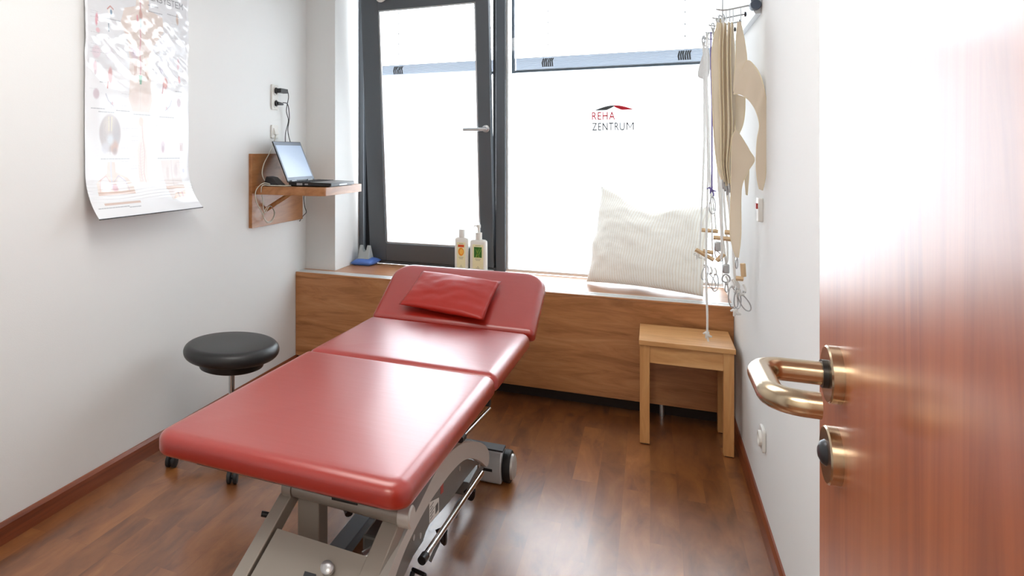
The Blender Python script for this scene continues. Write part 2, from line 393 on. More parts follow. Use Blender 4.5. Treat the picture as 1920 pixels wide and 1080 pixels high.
# lettering and arched mark stuck to the fixed pane
LOGOG = mat('logo_grey', srgb(70, 72, 74), .6); LOGOR = mat('logo_red', srgb(196, 16, 40), .6)
logo = thing('window_lettering', (-.197, YG+.034, 1.50), 'red and grey clinic lettering under a curved roof mark on frosted pane', 'sign')
def text(name, body, x, z, h, m, parent, y, width=None):
    c = bpy.data.curves.new(name, 'FONT'); c.body = body; c.size = h/.70; c.extrude = .0004; c.space_character = 1.12; c.offset = .0011
    o = bpy.data.objects.new(name, c); col.objects.link(o); c.materials.append(m)
    dg = bpy.context.evaluated_depsgraph_get(); me = bpy.data.meshes.new_from_object(o.evaluated_get(dg))
    bpy.data.objects.remove(o)
    xs = [v.co.x for v in me.vertices]; sx = (width/(max(xs)-min(xs))) if width else 1
    x_min = min(xs); inv = W(parent).inverted()
    for v in me.vertices: v.co = inv @ Vector((x+(v.co.x-x_min)*sx, y-v.co.z, z+v.co.y))
    ob = bpy.data.objects.new(name, me); col.objects.link(ob); ob.parent = parent; return ob
YL = YG+.0345
text('lettering_reha', 'REHA', -.3205, 1.562, .047, LOGOR, logo, YL, .130)['label'] = 'red letters'
text('lettering_zentrum', 'ZENTRU', -.3205, 1.497, .047, LOGOG, logo, YL, .183)['label'] = 'dark grey letters'
mx0, mx1, mz0, mz1, sw = -.1285, -.0875, 1.497, 1.5438, .0062
mid_ = (mx0+mx1)/2
mb = MB()
for poly in ([(mx0, mz0), (mx0+sw, mz0), (mx0+sw, mz1), (mx0, mz1)], [(mx1-sw, mz0), (mx1, mz0), (mx1, mz1), (mx1-sw, mz1)],
             [(mx0, mz1), (mx0+sw*1.1, mz1), (mid_+sw*.4, mz0+.014), (mid_-sw*.5, mz0+.014)], [(mx1-sw*1.1, mz1), (mx1, mz1), (mid_+sw*.5, mz0+.014), (mid_-sw*.4, mz0+.014)]):
    mb.prism(poly, lambda a, z: (a, YL-.0004, z), lambda a, z: (a, YL+.0004, z))
mb.build('lettering_m', LOGOG, logo, smooth_=False)['label'] = 'dark grey letter'
def swoosh(x_out, x_in, sgn, m, nm):
    mb = MB(); poly = []
    n_ = 14; xc = -.197; z0 = 1.618
    for k in range(n_+1):                       # upper arc from the outer tip to the crown
        u = k/n_; poly.append((x_out+(xc-x_out)*u, z0+.030*math.sin(u*math.pi/2)))
    for k in range(7):
        u = k/6; poly.append((xc+(x_in-xc)*u, z0+.022*(1-u**.8)))
    mb.prism(poly, lambda a, z: (a, YL-.0004, z), lambda a, z: (a, YL+.0004, z)); mb.build(nm, m, logo, smooth_=False)
swoosh(-.310, -.240, 1, LOGOG, 'grey_arc'); swoosh(-.084, -.154, 1, LOGOR, 'red_arc')

# ------------------------------------------------------------------ window bench
bench = thing('window_bench', (-.83, 4.05, 0), 'low wood veneer bench under the window running wall to wall', 'bench')
YB = 3.98
MB().box((XL+.001, YB, .075), (XR-.001, YB+.02, ZS-.012)).build('front_panel', BENCHW, bench, bevel=.002, smooth_=False)
MB().box((XL+.001, YB+.09, 0), (XR-.001, YB+.11, .085)).build('toe_board', mat('toe_dark', srgb(40, 24, 16), .6), bench, smooth_=False)
MB().box((XL+.001, YB, ZS-.012), (XR-.001, YB+.012, ZS)).build('front_edge', BENCHW, bench, bevel=.002, smooth_=False)
MB().box((XL+.001, YB+.012, ZS-.028), (XR-.001, YB+.05, ZS+.001)).box((XL+.001, YB+.062, ZS-.028), (XR-.001, YB+.10, ZS+.001)).box((XL+.001, YB+.05, ZS-.028), (XR-.001, YB+.062, ZS-.006)).build('aluminium_strip', LIGHTALU, bench, smooth_=False)
MB().box((XL+.001, YB+.10, ZS-.028), (XR-.001, YW, ZS)).box((XC+.001, YW, ZS-.028), (XR-.001, YG-.001, ZS)).build('bench_top', SILLW, bench, smooth_=False)
MB().cyl((.055, YB+.06, 0), (.055, YB+.06, .08), .012, 16).build('bench_foot', SILVER, bench)

# ------------------------------------------------------------------ treatment table
table = thing('treatment_table', (-.845, 2.3, 0), 'red leather treatment couch with raised headrest on grey lift frame', 'treatment table', rz=R(-1.6))
def cushion(x0, x1, y0, y1, z0, z1, rc, name, rt=.030, rb=.014, crown=.006, xf=None):
    mb = MB(); rings = []; H = z1-z0
    def ring(inset, z, k=None):
        rs = [max(r-inset, .004) for r in rc]
        return [(x, y, z) for x, y in rrect(x0+inset, y0+inset, x1-inset, y1-inset, rs, 8)]
    for k in range(4): a = k/3*math.pi/2; rings.append(ring(rb*(1-math.sin(a)), z0+rb*(1-math.cos(a))))
    for k in range(9): a = k/8*math.pi/2; rings.append(ring(rt*1.25*(1-math.cos(a)), z1-rt+rt*math.sin(a)))
    base = rings[-1]; cx, cy = (x0+x1)/2, (y0+y1)/2
    hw_, hl_ = (x1-x0)/2, (y1-y0)/2
    for s_ in (.96, .9, .82, .72, .6, .48, .36, .24, .12):
        rings.append([(cx+(x-cx)*s_, cy+(y-cy)*s_, z1+crown*max(0, 1-((x-cx)*s_/hw_)**2)*max(0, 1-((y-cy)*s_/hl_)**2)) for x, y, z in base])
    n_ = len(base); vs_ = [p for r_ in rings for p in r_]+[(cx, cy, z1+crown)]; fs = [tuple(range(n_))[::-1]]
    for i in range(len(rings)-1):
        for k in range(n_): l = (k+1) % n_; fs.append((i*n_+k, i*n_+l, (i+1)*n_+l, (i+1)*n_+k))
    last = (len(rings)-1)*n_
    for k in range(n_): fs.append((last+k, last+(k+1) % n_, len(vs_)-1))
    if xf: vs_ = [xf(p) for p in vs_]
    mb.add(vs_, fs); return mb.build(name, RED, table, local=True, angle=60)
TW = .366
leg_c = cushion(-TW, TW, -.775, .135, .538, .602, (.055, .055, .03, .03), 'leg_cushion')
mid_c = cushion(-TW, TW, .140, .775, .538, .600, (.03, .03, .03, .03), 'seat_cushion', rt=.030)
HA = R(29); HL_ = .415
def hx(p):
    x, y, z = p; y -= .780; z -= .600
    # widen slightly to the rounded head end
    return (x, .780+y*math.cos(HA)-z*math.sin(HA), .600+y*math.sin(HA)+z*math.cos(HA))
head_c = cushion(-TW, TW+.012, .782, .780+HL_, .538, .600, (.02, .02, .10, .10), 'head_cushion', rt=.026, xf=hx)
# under-frame rails and hinge
lb = lambda: MB()
mb = MB().box((-.27, -.70, .500), (-.22, .12, .538)).box((.22, -.70, .500), (.27, .12, .538)).box((-.27, .10, .500), (.27, .14, .538)).box((-.27, -.70, .50), (.27, -.66, .5375))
mb.build('leg_section_frame', FRAMED, table, smooth_=False, bevel=.003, local=True)
mb = MB().box((-.27, .15, .502), (-.22, .76, .538)).box((.22, .15, .502), (.27, .76, .538)).box((-.27, .70, .502), (.27, .74, .538))
mb.build('seat_section_frame', FRAMED, table, smooth_=False, bevel=.003, local=True)
mb = MB().hexa([hx(p) for p in ((-.25, .90, .508), (.25, .90, .508), (.25, .93, .508), (-.25, .93, .508))], [hx(p) for p in ((-.25, .90, .53), (.25, .90, .53), (.25, .93, .53), (-.25, .93, .53))])
for x in (-.25, .25): mb.hexa([hx((x-.02, .80, .505)), hx((x+.02, .80, .505)), hx((x+.02, 1.12, .505)), hx((x-.02, 1.12, .505))], [hx((x-.02, .80, .531)), hx((x+.02, .80, .531)), hx((x+.02, 1.12, .531)), hx((x-.02, 1.12, .531))])
mb.build('head_section_frame', FRAMED, table, smooth_=False, local=True)
# chrome side rails just below the cushions
MB().cyl((.298, -.06, .445), (.307, .285, .428), .0085, 16).build('side_rail', CHROME, table, local=True)
MB().cyl((.31, .16, .512), (.335, .60, .522), .006, 12).build('side_rail', CHROME, table, local=True)
MB().cyl((.298, -.045, .444), (.255, -.045, .505), .008, 12).cyl((.2975, -.075, .446), (.2985, -.04, .444), .012, 16).build('rail_holder', BLACKP, table, local=True)
mb = MB().lathe([(0, -.012), (.012, -.012), (.013, .0), (.012, .012), (0, .012)], (.335, .13, .505), 'x', 20)
mb.build('rail_knob', BLACKP, table, local=True)

# lift frame, modelled in room coordinates
def build_w(mb, name, m, **kw): return mb.build(name, m, table, **kw)
# cross bar under the foot end with end hubs
mb = MB().tube([(-.855, 1.665, .470), (-.560, 1.655, .466)], .024, 24); build_w(mb, 'cross_bar', FRAMEP)
mb = MB().lathe([(.0, -.014), (.026, -.014), (.028, -.010), (.028, .014), (0, .014)], (-.872, 1.667, .468), 'x', 28); build_w(mb, 'bar_hub', FRAMEP)
mb = MB().lathe([(.0, -.016), (.028, -.016), (.028, .012), (.024, .016), (0, .016)], (-.543, 1.655, .466), 'x', 28); build_w(mb, 'bar_hub', FRAMEL)
MB().box((-.735, 1.632, .476), (-.665, 1.645, .484)).build('bar_slot', BLACKP, table, smooth_=False)
# arms that slope down towards the foot end, closed by a panel
def slope(p0, p1, w_, d_, name, m):
    (x0, y0, z0), (x1, y1, z1) = p0, p1; mb = MB()
    n_ = Vector((0, -(z0-z1), (y0-y1))).normalized()*d_
    a = [Vector((x0, y0, z0)), Vector((x0+w_, y0, z0)), Vector((x0+w_, y0, z0))-n_, Vector((x0, y0, z0))-n_]
    b_ = [Vector((x1, y1, z1)), Vector((x1+w_*1.25, y1, z1)), Vector((x1+w_*1.25, y1, z1))-n_, Vector((x1, y1, z1))-n_]
    mb.hexa(a, b_); return build_w(mb, name, m, smooth_=False, bevel=.003)
slope((-.888, 1.668, .470), (-1.000, 1.25, .120), .034, .045, 'lift_arm', FRAMEP)
slope((-.598, 1.662, .462), (-.690, 1.25, .120), .044, .045, 'lift_arm', FRAMEP)
# panel
P0 = [(-.868, 1.588, .396), (-.600, 1.580, .388), (-.690, 1.235, .100), (-.960, 1.235, .100)]
mb = MB().hexa([Vector(p)+Vector((0, .0, -.002)) for p in P0], [Vector(p)+Vector((0, .02, -.022)) for p in P0])
build_w(mb, 'front_panel', FRAMEP, smooth_=False)
nrm = Vector((0, -.62, .78))
kc = Vector((-.700, 1.536, .357)); mb = MB()
mb.tube([kc-nrm*.006, kc+nrm*.004, kc+nrm*.008, kc+nrm*.016, kc+nrm*.019, kc+nrm*.021], [.010, .010, .0165, .0165, .013, .004], 24); build_w(mb, 'release_knob', SILVER)
pc = Vector((-.745, 1.525, .345)); mb = MB().hexa([pc+Vector((-.012, 0, 0)), pc+Vector((.018, 0, 0)), pc+Vector((.018, -.010, -.0075)), pc+Vector((-.012, -.010, -.0075))], [pc+Vector((-.012, -.002, .0025)), pc+Vector((.018, -.002, .0025)), pc+Vector((.018, -.012, -.005)), pc+Vector((-.012, -.012, -.005))])
build_w(mb, 'type_plate', DARKMET, smooth_=False)
# column below the bar
MB().box((-.853, 1.672, .10), (-.790, 1.73, .455)).build('column', FRAMEP, table, smooth_=False, bevel=.003)
MB().box((-.61, 1.69, .30), (-.575, 1.75, .455)).build('column_bracket', FRAMED, table, smooth_=False, bevel=.003)
# the big arched side beam and its web
top = [(2.690, .178), (2.702, .195), (2.692, .222), (2.63, .270), (2.50, .332), (2.314, .398), (2.173, .432), (2.036, .447), (1.934, .443), (1.851, .430), (1.724, .409), (1.62, .388), (1.52, .352), (1.38, .26), (1.25, .15), (1.18, .06)]
low = [(2.660, .176), (2.662, .180), (2.648, .184), (2.56, .236), (2.463, .285), (2.36, .327), (2.263, .354), (2.128, .374), (2.006, .382), (1.90, .386), (1.775, .378), (1.67, .360), (1.58, .322), (1.43, .225), (1.31, .12), (1.25, .05)]
def arch(x0, x1, name, m):
    T = smooth([(0, *p) for p in top], 5); L = smooth([(0, *p) for p in low], 5); mb = MB()
    n_ = len(T); vs_ = []
    for a, b_ in zip(T, L): vs_ += [(x0, a.y, a.z), (x1, a.y, a.z), (x1, b_.y, b_.z), (x0, b_.y, b_.z)]
    fs = [(3, 2, 1, 0), tuple((n_-1)*4+k for k in range(4))]
    for i in range(n_-1):
        for k in range(4): l = (k+1) % 4; fs.append((i*4+k, i*4+l, i*4+4+l, i*4+4+k))
    mb.add(vs_, fs); return build_w(mb, name, m, bevel=.005, bseg=3)
arch(-.578, -.556, 'side_arch', FRAMEL)
web = [(2.66, .19), (2.56, .236), (2.36, .327), (2.263, .354), (2.128, .374), (2.006, .382), (1.90, .386), (1.775, .378), (1.67, .360), (1.58, .322), (1.43, .225), (1.31, .12), (1.25, .05), (1.50, .05), (1.712, .272), (1.80, .285), (1.889, .280), (1.915, .292), (1.951, .297), (2.176, .262), (2.388, .246), (2.551, .225), (2.65, .182)]
MB().prism(web, lambda y, z: (-.582, y, z), lambda y, z: (-.572, y, z)).build('side_web', FRAMED, table, smooth_=False)
MB().prism([(1.951, .360), (2.050, .330), (2.050, .284), (1.951, .299)], lambda y, z: (-.5722, y, z), lambda y, z: (-.5712, y, z)).build('type_label', WHITEP, table, smooth_=False)['label'] = 'white rating label'
mb = MB()
for k in range(5): mb.box((-.5713, 1.958, .306+k*.009), (-.5709, 1.985+.007*(k % 3), .3082+k*.009))
mb.box((-.5713, 2.012, .298), (-.5709, 2.040, .322)); mb.build('label_print', BLACKP, table, smooth_=False)
MB().prism([(2.070, .362), (2.100, .356), (2.100, .325), (2.070, .331)], lambda y, z: (-.5722, y, z), lambda y, z: (-.5712, y, z)).build('warning_sticker', REDP, table, smooth_=False)['label'] = 'red warning sticker'
for yy, zz in ((1.80, .335), (1.86, .31), (2.30, .315)): MB().lathe([(0, -.001), (.008, -.001), (.008, .0015), (0, .0015)], (-.571, yy, zz), 'x', 16).build('web_bolt', ZINC, table)
# end foot of the arch with bolt head
mb = MB().box((-.66, 2.56, .10), (-.60, 2.90, .15)); build_w(mb, 'arch_bracket', FRAMED, smooth_=False, bevel=.006)
MB().lathe([(0, -.004), (.009, -.004), (.009, .004), (0, .004)], (-.574, 2.60, .205), 'x', 16).build('arch_bolt', ZINC, table)
# base: axle housings with transport wheels
def axle(y, first):
    prof = [(-.058, .006), (-.062, .05), (-.052, .105), (-.032, .130), (.032, .130), (.052, .105), (.062, .05), (.058, .006)]
    mb = MB().prism(prof, lambda a, z: (-1.10, y+a, z), lambda a, z: (-.548, y+a, z)); build_w(mb, 'axle_housing', SILV, bevel=.008, bseg=3, smooth_=True)
    MB().box((-1.10, y-.032, .129), (-.548, y+.032, .136)).build('housing_top_strip', BLACKR, table, smooth_=False)
    MB().box((-.640, y-.0635, .055), (-.585, y-.0615, .066)).build('housing_slot', BLACKP, table, smooth_=False)
    for x, s_ in ((-.548, 1), (-1.10, -1)):
        mb = MB().lathe([(0, 0), (.056, 0), (.064, .004), (.0655, .012), (.0655, .024), (.062, .030), (.05, .031), (0, .031)] if s_ > 0 else [(0, -.031), (.05, -.031), (.062, -.030), (.0655, -.024), (.0655, -.012), (.064, -.004), (.056, 0), (0, 0)], (x, y, .0655), 'x', 36)
        wh = build_w(mb, 'wheel', BLACKR)
        xx = x+s_*.031
        mb = MB().lathe([(0, -.002), (.052, -.002), (.050, .008), (.040, .014), (.015, .017), (0, .017)] if s_ > 0 else [(0, -.017), (.015, -.017), (.040, -.014), (.050, -.008), (.052, .002), (0, .002)], (xx, y, .0655), 'x', 32)
        mb.build('wheel_cap', FRAMEL, wh)
SILV = mat('housing_silver', srgb(200, 202, 204), .3, .35)
axle(2.96, True)
axle(1.16, False)
mb = MB().box((-.965, 1.16, .02), (-.905, 2.92, .06)); build_w(mb, 'base_rail', DARKMET, smooth_=False, bevel=.003)
# far lift arms up to the seat section
slope((-.72, 2.30, .46), (-.74, 2.86, .13), .034, -.04, 'lift_arm', FRAMED)
slope((-.98, 2.30, .46), (-1.0, 2.86, .13), .034, -.04, 'lift_arm', FRAMED)
# motor with its gearbox and thrust tube
mb = MB().tube([(-.66, 2.42, .42), (-.70, 2.02, .27)], .026, 18); mo = build_w(mb, 'thrust_tube', DARKMET)
mb = MB().box((-.735, 1.84, .20), (-.655, 1.99, .285)); build_w(mb, 'motor_housing', FRAMED, smooth_=False, bevel=.008)
mb = MB().tube([(-.715, 1.815, .235), (-.69, 1.835, .25)], .020, 18).box((-.725, 1.80, .20), (-.67, 1.84, .225)); build_w(mb, 'motor_bracket', ZINC)
mb = MB().tube([(-.80, 1.78, .405), (-.70, 1.86, .425), (-.60, 1.90, .42)], .006, 10).tube(smooth([(-.80, 1.76, .42), (-.74, 1.80, .385), (-.66, 1.82, .39), (-.61, 1.84, .43)]), .004, 8); build_w(mb, 'motor_cable', CABLEB)
mb = MB().tube(smooth([(-.63, 1.86, .42), (-.625, 1.86, .34), (-.64, 1.87, .24), (-.66, 1.86, .16)]), .005, 8); build_w(mb, 'motor_cable', CABLEB)
mb = MB().tube(smooth([(-.80, 1.9, .30), (-.86, 2.0, .35), (-.86, 2.3, .42)]), .012, 10); build_w(mb, 'strut', DARKMET)
# foot switch rail with brackets
fr = MB().tube([(-.553, 1.842, .2665), (-.5505, 2.545, .2035)], .0085, 18); fr = build_w(fr, 'foot_rail', CHROME)
MB().tube([(-.5532, 1.815, .269), (-.5528, 1.85, .2658)], .0115, 18).build('rail_cap', BLACKP, fr)
mb = MB().tube(smooth([(-.585, 2.09, .215), (-.57, 2.08, .195), (-.556, 2.06, .20), (-.552, 2.05, .235)]), .007, 10, sx=1.9); build_w(mb, 'rail_bracket', BLACKP)
mb = MB().tube(smooth([(-.585, 2.44, .18), (-.568, 2.43, .165), (-.556, 2.42, .18), (-.552, 2.41, .205)]), .007, 10, sx=1.9); build_w(mb, 'rail_bracket', BLACKP)
mb = MB().tube(smooth([(-.60, 2.36, .12), (-.575, 2.33, .20), (-.575, 2.22, .20), (-.60, 2.16, .14), (-.62, 2.12, .09)]), .005, 10); build_w(mb, 'mains_cable', mat('grey_cable', srgb(120, 122, 124), .5))
# wheel-lift pedal low on the right and a peg on the left
mb = MB().tube([(-.60, 1.88, .20), (-.555, 1.86, .205)], .006, 10).tube([(-.595, 1.87, .20), (-.60, 1.80, .12)], .007, 10).box((-.60, 1.76, .095), (-.53, 1.83, .115)); build_w(mb, 'lift_pedal', BLACKP, bevel=.003)
mb = MB().tube([(-1.065, 1.974, .197), (-1.115, 1.955, .205)], .006, 12).tube([(-1.10, 1.961, .203), (-1.125, 1.952, .2065)], .009, 12); build_w(mb, 'pedal_peg', BLACKP)

# ------------------------------------------------------------------ pillows
def pillow(name, c, th, mats_, n_=28, pinch=.05, sag=None, wr=.004, seed=0, parent=None, m_uv=True, pw=.5):
    """c = four corners (c00, c10, c11, c01)"""
    c = [Vector(p) for p in c]; nn = (c[1]-c[0]).cross(c[3]-c[0]).normalized()
    ctr = sum(c, Vector())/4
    def P(u, v, s):
        p = c[0]*(1-u)*(1-v)+c[1]*u*(1-v)+c[2]*u*v+c[3]*(1-u)*v
        e = 4*u*(1-u); g = 4*v*(1-v)
        mu = (u-.5); mv = (v-.5)
        p = p+(ctr-p)*pinch*(abs(2*mv)**3*e+abs(2*mu)**3*g)
        h = (max(e, 0)**pw)*(max(g, 0)**pw)
        q = Vector((u*3.1+seed, v*3.1, s*3.0+seed*1.7)); wn = noise.noise(q)*1.0+noise.noise(q*2.3)*.6+abs(noise.noise(q*4.1+Vector((u*4, 0, 0))))*.5
        p = p+nn*s*(th*h+wr*wn*min(1, h*2.5))
        if sag: p = p+sag(u, v, s, h)
        return p
    vs_ = []; fs = []; idx = {}
    for s in (1, -1):
        for j in range(n_+1):
            for i in range(n_+1):
                if s == -1 and (i in (0, n_) or j in (0, n_)): idx[s, i, j] = idx[1, i, j]; continue
                idx[s, i, j] = len(vs_); vs_.append(P(i/n_, j/n_, s))
        for j in range(n_):
            for i in range(n_):
                q = (idx[s, i, j], idx[s, i+1, j], idx[s, i+1, j+1], idx[s, i, j+1]); fs.append(q if s == 1 else q[::-1])
    mb = MB(); mb.add(vs_, fs); o = mb.build(name, mats_, parent, angle=180)
    uvl = o.data.uv_layers.new(name='uv'); inv = {}
    for (s, i, j), k in idx.items(): inv.setdefault(k, (i/n_, j/n_))
    for lp in o.data.loops: uvl.data[lp.index].uv = inv[lp.vertex_index]
    return o
# red pillow leaning on the headrest (table axes)
def hw(x, y, z): return W(table) @ Vector(hx((x, y, z)))
rp = pillow('red_pillow', [hw(-.235, .825, .640), hw(.170, .780, .640), hw(.190, 1.060, .632), hw(-.20, 1.095, .632)], .028, REDPIL, 30, .03, wr=.004, seed=3.3, pw=.42)
rp['label'] = 'small red leather pillow lying against the raised headrest'; rp['category'] = 'pillow'

# big striped cushion on the bench
STRIPE = mat('striped_cotton', srgb(236, 231, 220), .9); t, b = nt(STRIPE)
b.inputs['Sheen Weight'].default_value = .1
tc = N(t, 'ShaderNodeTexCoord'); sp = N(t, 'ShaderNodeSeparateXYZ'); t.links.new(tc.outputs['UV'], sp.inputs[0])
mu = N(t, 'ShaderNodeMath', operation='MULTIPLY'); mu.inputs[1].default_value = 2*math.pi*46; t.links.new(sp.outputs[0], mu.inputs[0])
sn = N(t, 'ShaderNodeMath', operation='SINE'); t.links.new(mu.outputs[0], sn.inputs[0])
cr = ramp(t, sn.outputs[0], [(.0, srgb(244, 242, 236)), (.45, srgb(244, 242, 236)), (.8, srgb(228, 218, 202))]); t.links.new(cr, b.inputs['Base Color'])
ns = N(t, 'ShaderNodeTexNoise'); ns.inputs['Scale'].default_value = 8; ns.inputs['Detail'].default_value = 4; t.links.new(coords(t, (1, 1, 1)), ns.inputs[0]); bump(t, b, ns.outputs[0], .5, .03)
tl = N(t, 'ShaderNodeBsdfTranslucent'); tl.inputs[0].default_value = srgb(246, 245, 242); ms_ = N(t, 'ShaderNodeMixShader'); ms_.inputs[0].default_value = .30
out_ = [n_ for n_ in t.nodes if n_.type == 'OUTPUT_MATERIAL'][0]; t.links.new(b.outputs[0], ms_.inputs[1]); t.links.new(tl.outputs[0], ms_.inputs[2]); t.links.new(ms_.outputs[0], out_.inputs[0])
def csag(u, v, s, h):
    d = Vector((0, 0, 0))
    # the top edge dips between the two upper corners, bottom edge rests flat
    d.z -= .085*math.exp(-((u-.46)/.26)**2)*v**2.2
    d.z -= .05*(1-v)**3*0
    return d
cu = pillow('striped_cushion', [(-.335, 4.36, .612), (.250, 4.16, .612), (.315, 4.36, 1.065), (-.262, 4.49, 1.165)], .125, STRIPE, 40, .045, csag, wr=.034, seed=1.2, pw=.45)
# settle on the bench
for v in cu.data.vertices:
    if v.co.z < ZS+.003: v.co.z = ZS+.003
cu['label'] = 'large cream pin-striped cushion slumped on the bench by the ropes'; cu['category'] = 'cushion'

# ------------------------------------------------------------------ bottles on their tray
tray = MB().prism(rrect(-1.150, 4.425, -.900, 4.515, .008, 4), lambda x, y: (x, y, ZS+.0005), lambda x, y: (x, y, ZS+.012)).build('bottle_tray', WHITEP, None, smooth_=False, bevel=.002)
props(tray, 'flat white tray under the two lotion bottles on the sill', 'tray')
BOT = mat('bottle_plastic', srgb(238, 238, 232), .3); b = BOT.node_tree.nodes['Principled BSDF']; b.inputs['Subsurface Weight'].default_value = .3; b.inputs['Subsurface Radius'].default_value = (.02, .02, .02)
LAB = mat('label_cream', srgb(240, 236, 196), .4); ORA = mat('label_orange', srgb(240, 152, 30), .4); OLT = mat('label_orange_light', srgb(250, 196, 84), .4); REDL = mat('label_rust', srgb(214, 84, 34), .4)
GRN = mat('label_green', srgb(50, 112, 34), .4); GRL = mat('label_green_light', srgb(140, 180, 70), .4)
def bottle(x, y, w_, d_, h, kind):
    root = thing('lotion_bottle', (x, y, ZS+.012), {'o': 'flat white lotion bottle with screw cap and orange fruit label', 'g': 'white pump dispenser bottle with green aloe leaf label'}[kind], 'bottle', 'lotion bottles on the sill')
    z = ZS+.0125; mb = MB(); rings = []
    for hh, s_ in ((0, .90), (.004, .98), (.012, 1), (h*.55, 1), (h-.02, .985), (h-.008, .93), (h-.002, .75), (h, .45)):
        rings.append([(x+(px*s_), y+(py*s_), z+hh) for px, py in rrect(-w_/2, -d_/2, w_/2, d_/2, d_*.42, 6)])
    n_ = len(rings[0]); vs_ = [p for r_ in rings for p in r_]; fs = [tuple(range(n_))[::-1], tuple((len(rings)-1)*n_+k for k in range(n_))]
    for i in range(len(rings)-1):
        for k in range(n_): l = (k+1) % n_; fs.append((i*n_+k, i*n_+l, (i+1)*n_+l, (i+1)*n_+k))
    mb.add(vs_, fs); mb.build('bottle_body', BOT, root)
    yf = y-d_/2-.0004; lw = w_*.62
    lab = MB().box((x-lw/2, yf-.0004, z+.012), (x+lw/2, yf+.001, z+h*.84)).build('label', LAB, root, smooth_=False)
    pw_ = lw*.72; z0 = z+h*.42; z1 = z+h*.74
    mb = MB(); yy = yf-.0008
    if kind == 'o':
        mb.slot(0).prism([(x+math.cos(a)*pw_*.47, (z0+z1)/2-.006+math.sin(a)*(z1-z0)*.40) for a in [k*math.pi/12 for k in range(24)]], lambda a, q: (a, yy, q), lambda a, q: (a, yy+.0005, q))
        mb.slot(1).prism([(x+.002+math.cos(a)*pw_*.30, (z0+z1)/2-.006+math.sin(a)*(z1-z0)*.26) for a in [k*math.pi/10 for k in range(20)]], lambda a, q: (a, yy-.0004, q), lambda a, q: (a, yy+.0001, q))
        mb.slot(2).box((x-pw_/2, yy-.0002, z1-.010), (x+pw_/2, yy+.0004, z1+.006)); ms = [ORA, OLT, REDL]
    else:
        mb.slot(0).box((x-pw_/2, yy, z0), (x+pw_/2, yy+.0005, z1+.004)); mb.slot(1)
        for k, (a0, b0) in enumerate(((-.4, .2), (-.1, .45), (.25, -.3), (.0, -.1))):
            xx = x+a0*pw_*.6; xt = x+b0*pw_
            mb.prism([(xx-.003, z0+.002), (xx+.003, z0+.002), (xt+.0008, z1-.002-.003*k), (xt-.0008, z1-.002-.003*k)], lambda a, q: (a, yy-.0004, q), lambda a, q: (a, yy+.0001, q))
        ms = [GRN, GRL]
    mb.build('label_picture', ms, lab, smooth_=False)
    mb = MB()
    for k, (q, ww) in enumerate(((.80, .5), (.37, .55), (.33, .4), (.12, .12), (.08, .3))): mb.box((x-lw*ww/2, yy, z+h*q), (x+lw*ww/2, yy+.0004, z+h*q+.0018))
    mb.build('label_print', LOGOG, lab, smooth_=False)
    if kind == 'o':
        MB().lathe([(.0, h-.002), (.0195, h-.002), (.0205, h+.004), (.0200, h+.046), (.0180, h+.050), (0, h+.050)], (x, y, z), 'z', 28).build('screw_cap', WHITEP, root)
    else:
        p = MB().lathe([(.0, h-.002), (.021, h-.002), (.021, h+.042), (.009, h+.045), (.009, h+.052), (.0085, h+.072), (.0125, h+.074), (.0125, h+.092), (0, h+.094)], (x, y, z), 'z', 28)
        p.tube([(x, y, z+h+.084), (x-.026, y-.004, z+h+.085), (x-.031, y-.005, z+h+.076)], [.006, .0048, .004], 12); p.build('pump_head', WHITEP, root)
bottle(-1.094, 4.465, .088, .040, .205, 'o')
bottle(-.985, 4.462, .110, .046, .196, 'g')

# ------------------------------------------------------------------ foam block on a blue sandbag
BLUE = mat('blue_vinyl', srgb(84, 120, 196), .35); GREYF = mat('grey_foam', srgb(168, 174, 174), .75)
sb = pillow('sandbag', [(-1.830, 4.365, ZS+.014), (-1.685, 4.375, ZS+.014), (-1.660, 4.52, ZS+.026), (-1.815, 4.52, ZS+.026)], .028, BLUE, 18, .05, wr=.002, seed=7, pw=.4)
for v in sb.data.vertices: v.co.z = max(v.co.z, ZS+.001)
props(sb, 'small blue vinyl sandbag on the left end of the sill', 'sandbag')
mb = MB(); z0 = ZS+.042; poly = [(-.042, 0), (.038, 0), (.034, .088), (.015, .088), (.012, .058), (.004, .046), (-.008, .046), (-.016, .058), (-.019, .088), (-.038, .088)]
mb.prism(poly, lambda a, q: (-1.752+a, 4.405+q*.45, z0+q), lambda a, q: (-1.748+a, 4.495-q*.45, z0+q))
props(mb.build('foam_block', GREYF, None, smooth_=False, bevel=.002), 'grey notched foam wedge resting on the blue sandbag', 'foam block')

# ------------------------------------------------------------------ bedside table by the ropes
bt = thing('side_table', (.15, 3.78, 0), 'light beech side table in front of the bench beside right wall', 'table')
x0, x1, y0, y1, zt = -.047, .345, 3.600, 3.955, .487
MB().box((x0, y0, zt-.022), (x1, y1, zt)).build('table_top', BEECH, bt, bevel=.002, smooth_=False)
for (x, y) in ((x0+.003, y0+.012), (x1-.048, y0+.012), (x0+.003, y1-.050), (x1-.048, y1-.050)):
    MB().box((x, y, .004), (x+.042, y+.036, zt-.022)).build('leg', BEECHV, bt, bevel=.002, smooth_=False)
    MB().box((x+.006, y+.006, 0), (x+.036, y+.030, .004)).build('foot_pad', BLACKR, bt.children[-1], smooth_=False)
MB().box((x0+.045, y0+.018, zt-.105), (x1-.048, y0+.034, zt-.022)).build('front_apron', BEECH, bt, smooth_=False)
MB().box((x0+.045, y1-.034, zt-.105), (x1-.048, y1-.018, zt-.022)).box((x0+.008, y0+.048, zt-.105), (x0+.024, y1-.05, zt-.022)).box((x1-.024, y0+.048, zt-.105), (x1-.008, y1-.05, zt-.022)).build('side_apron', BEECH, bt, smooth_=False)

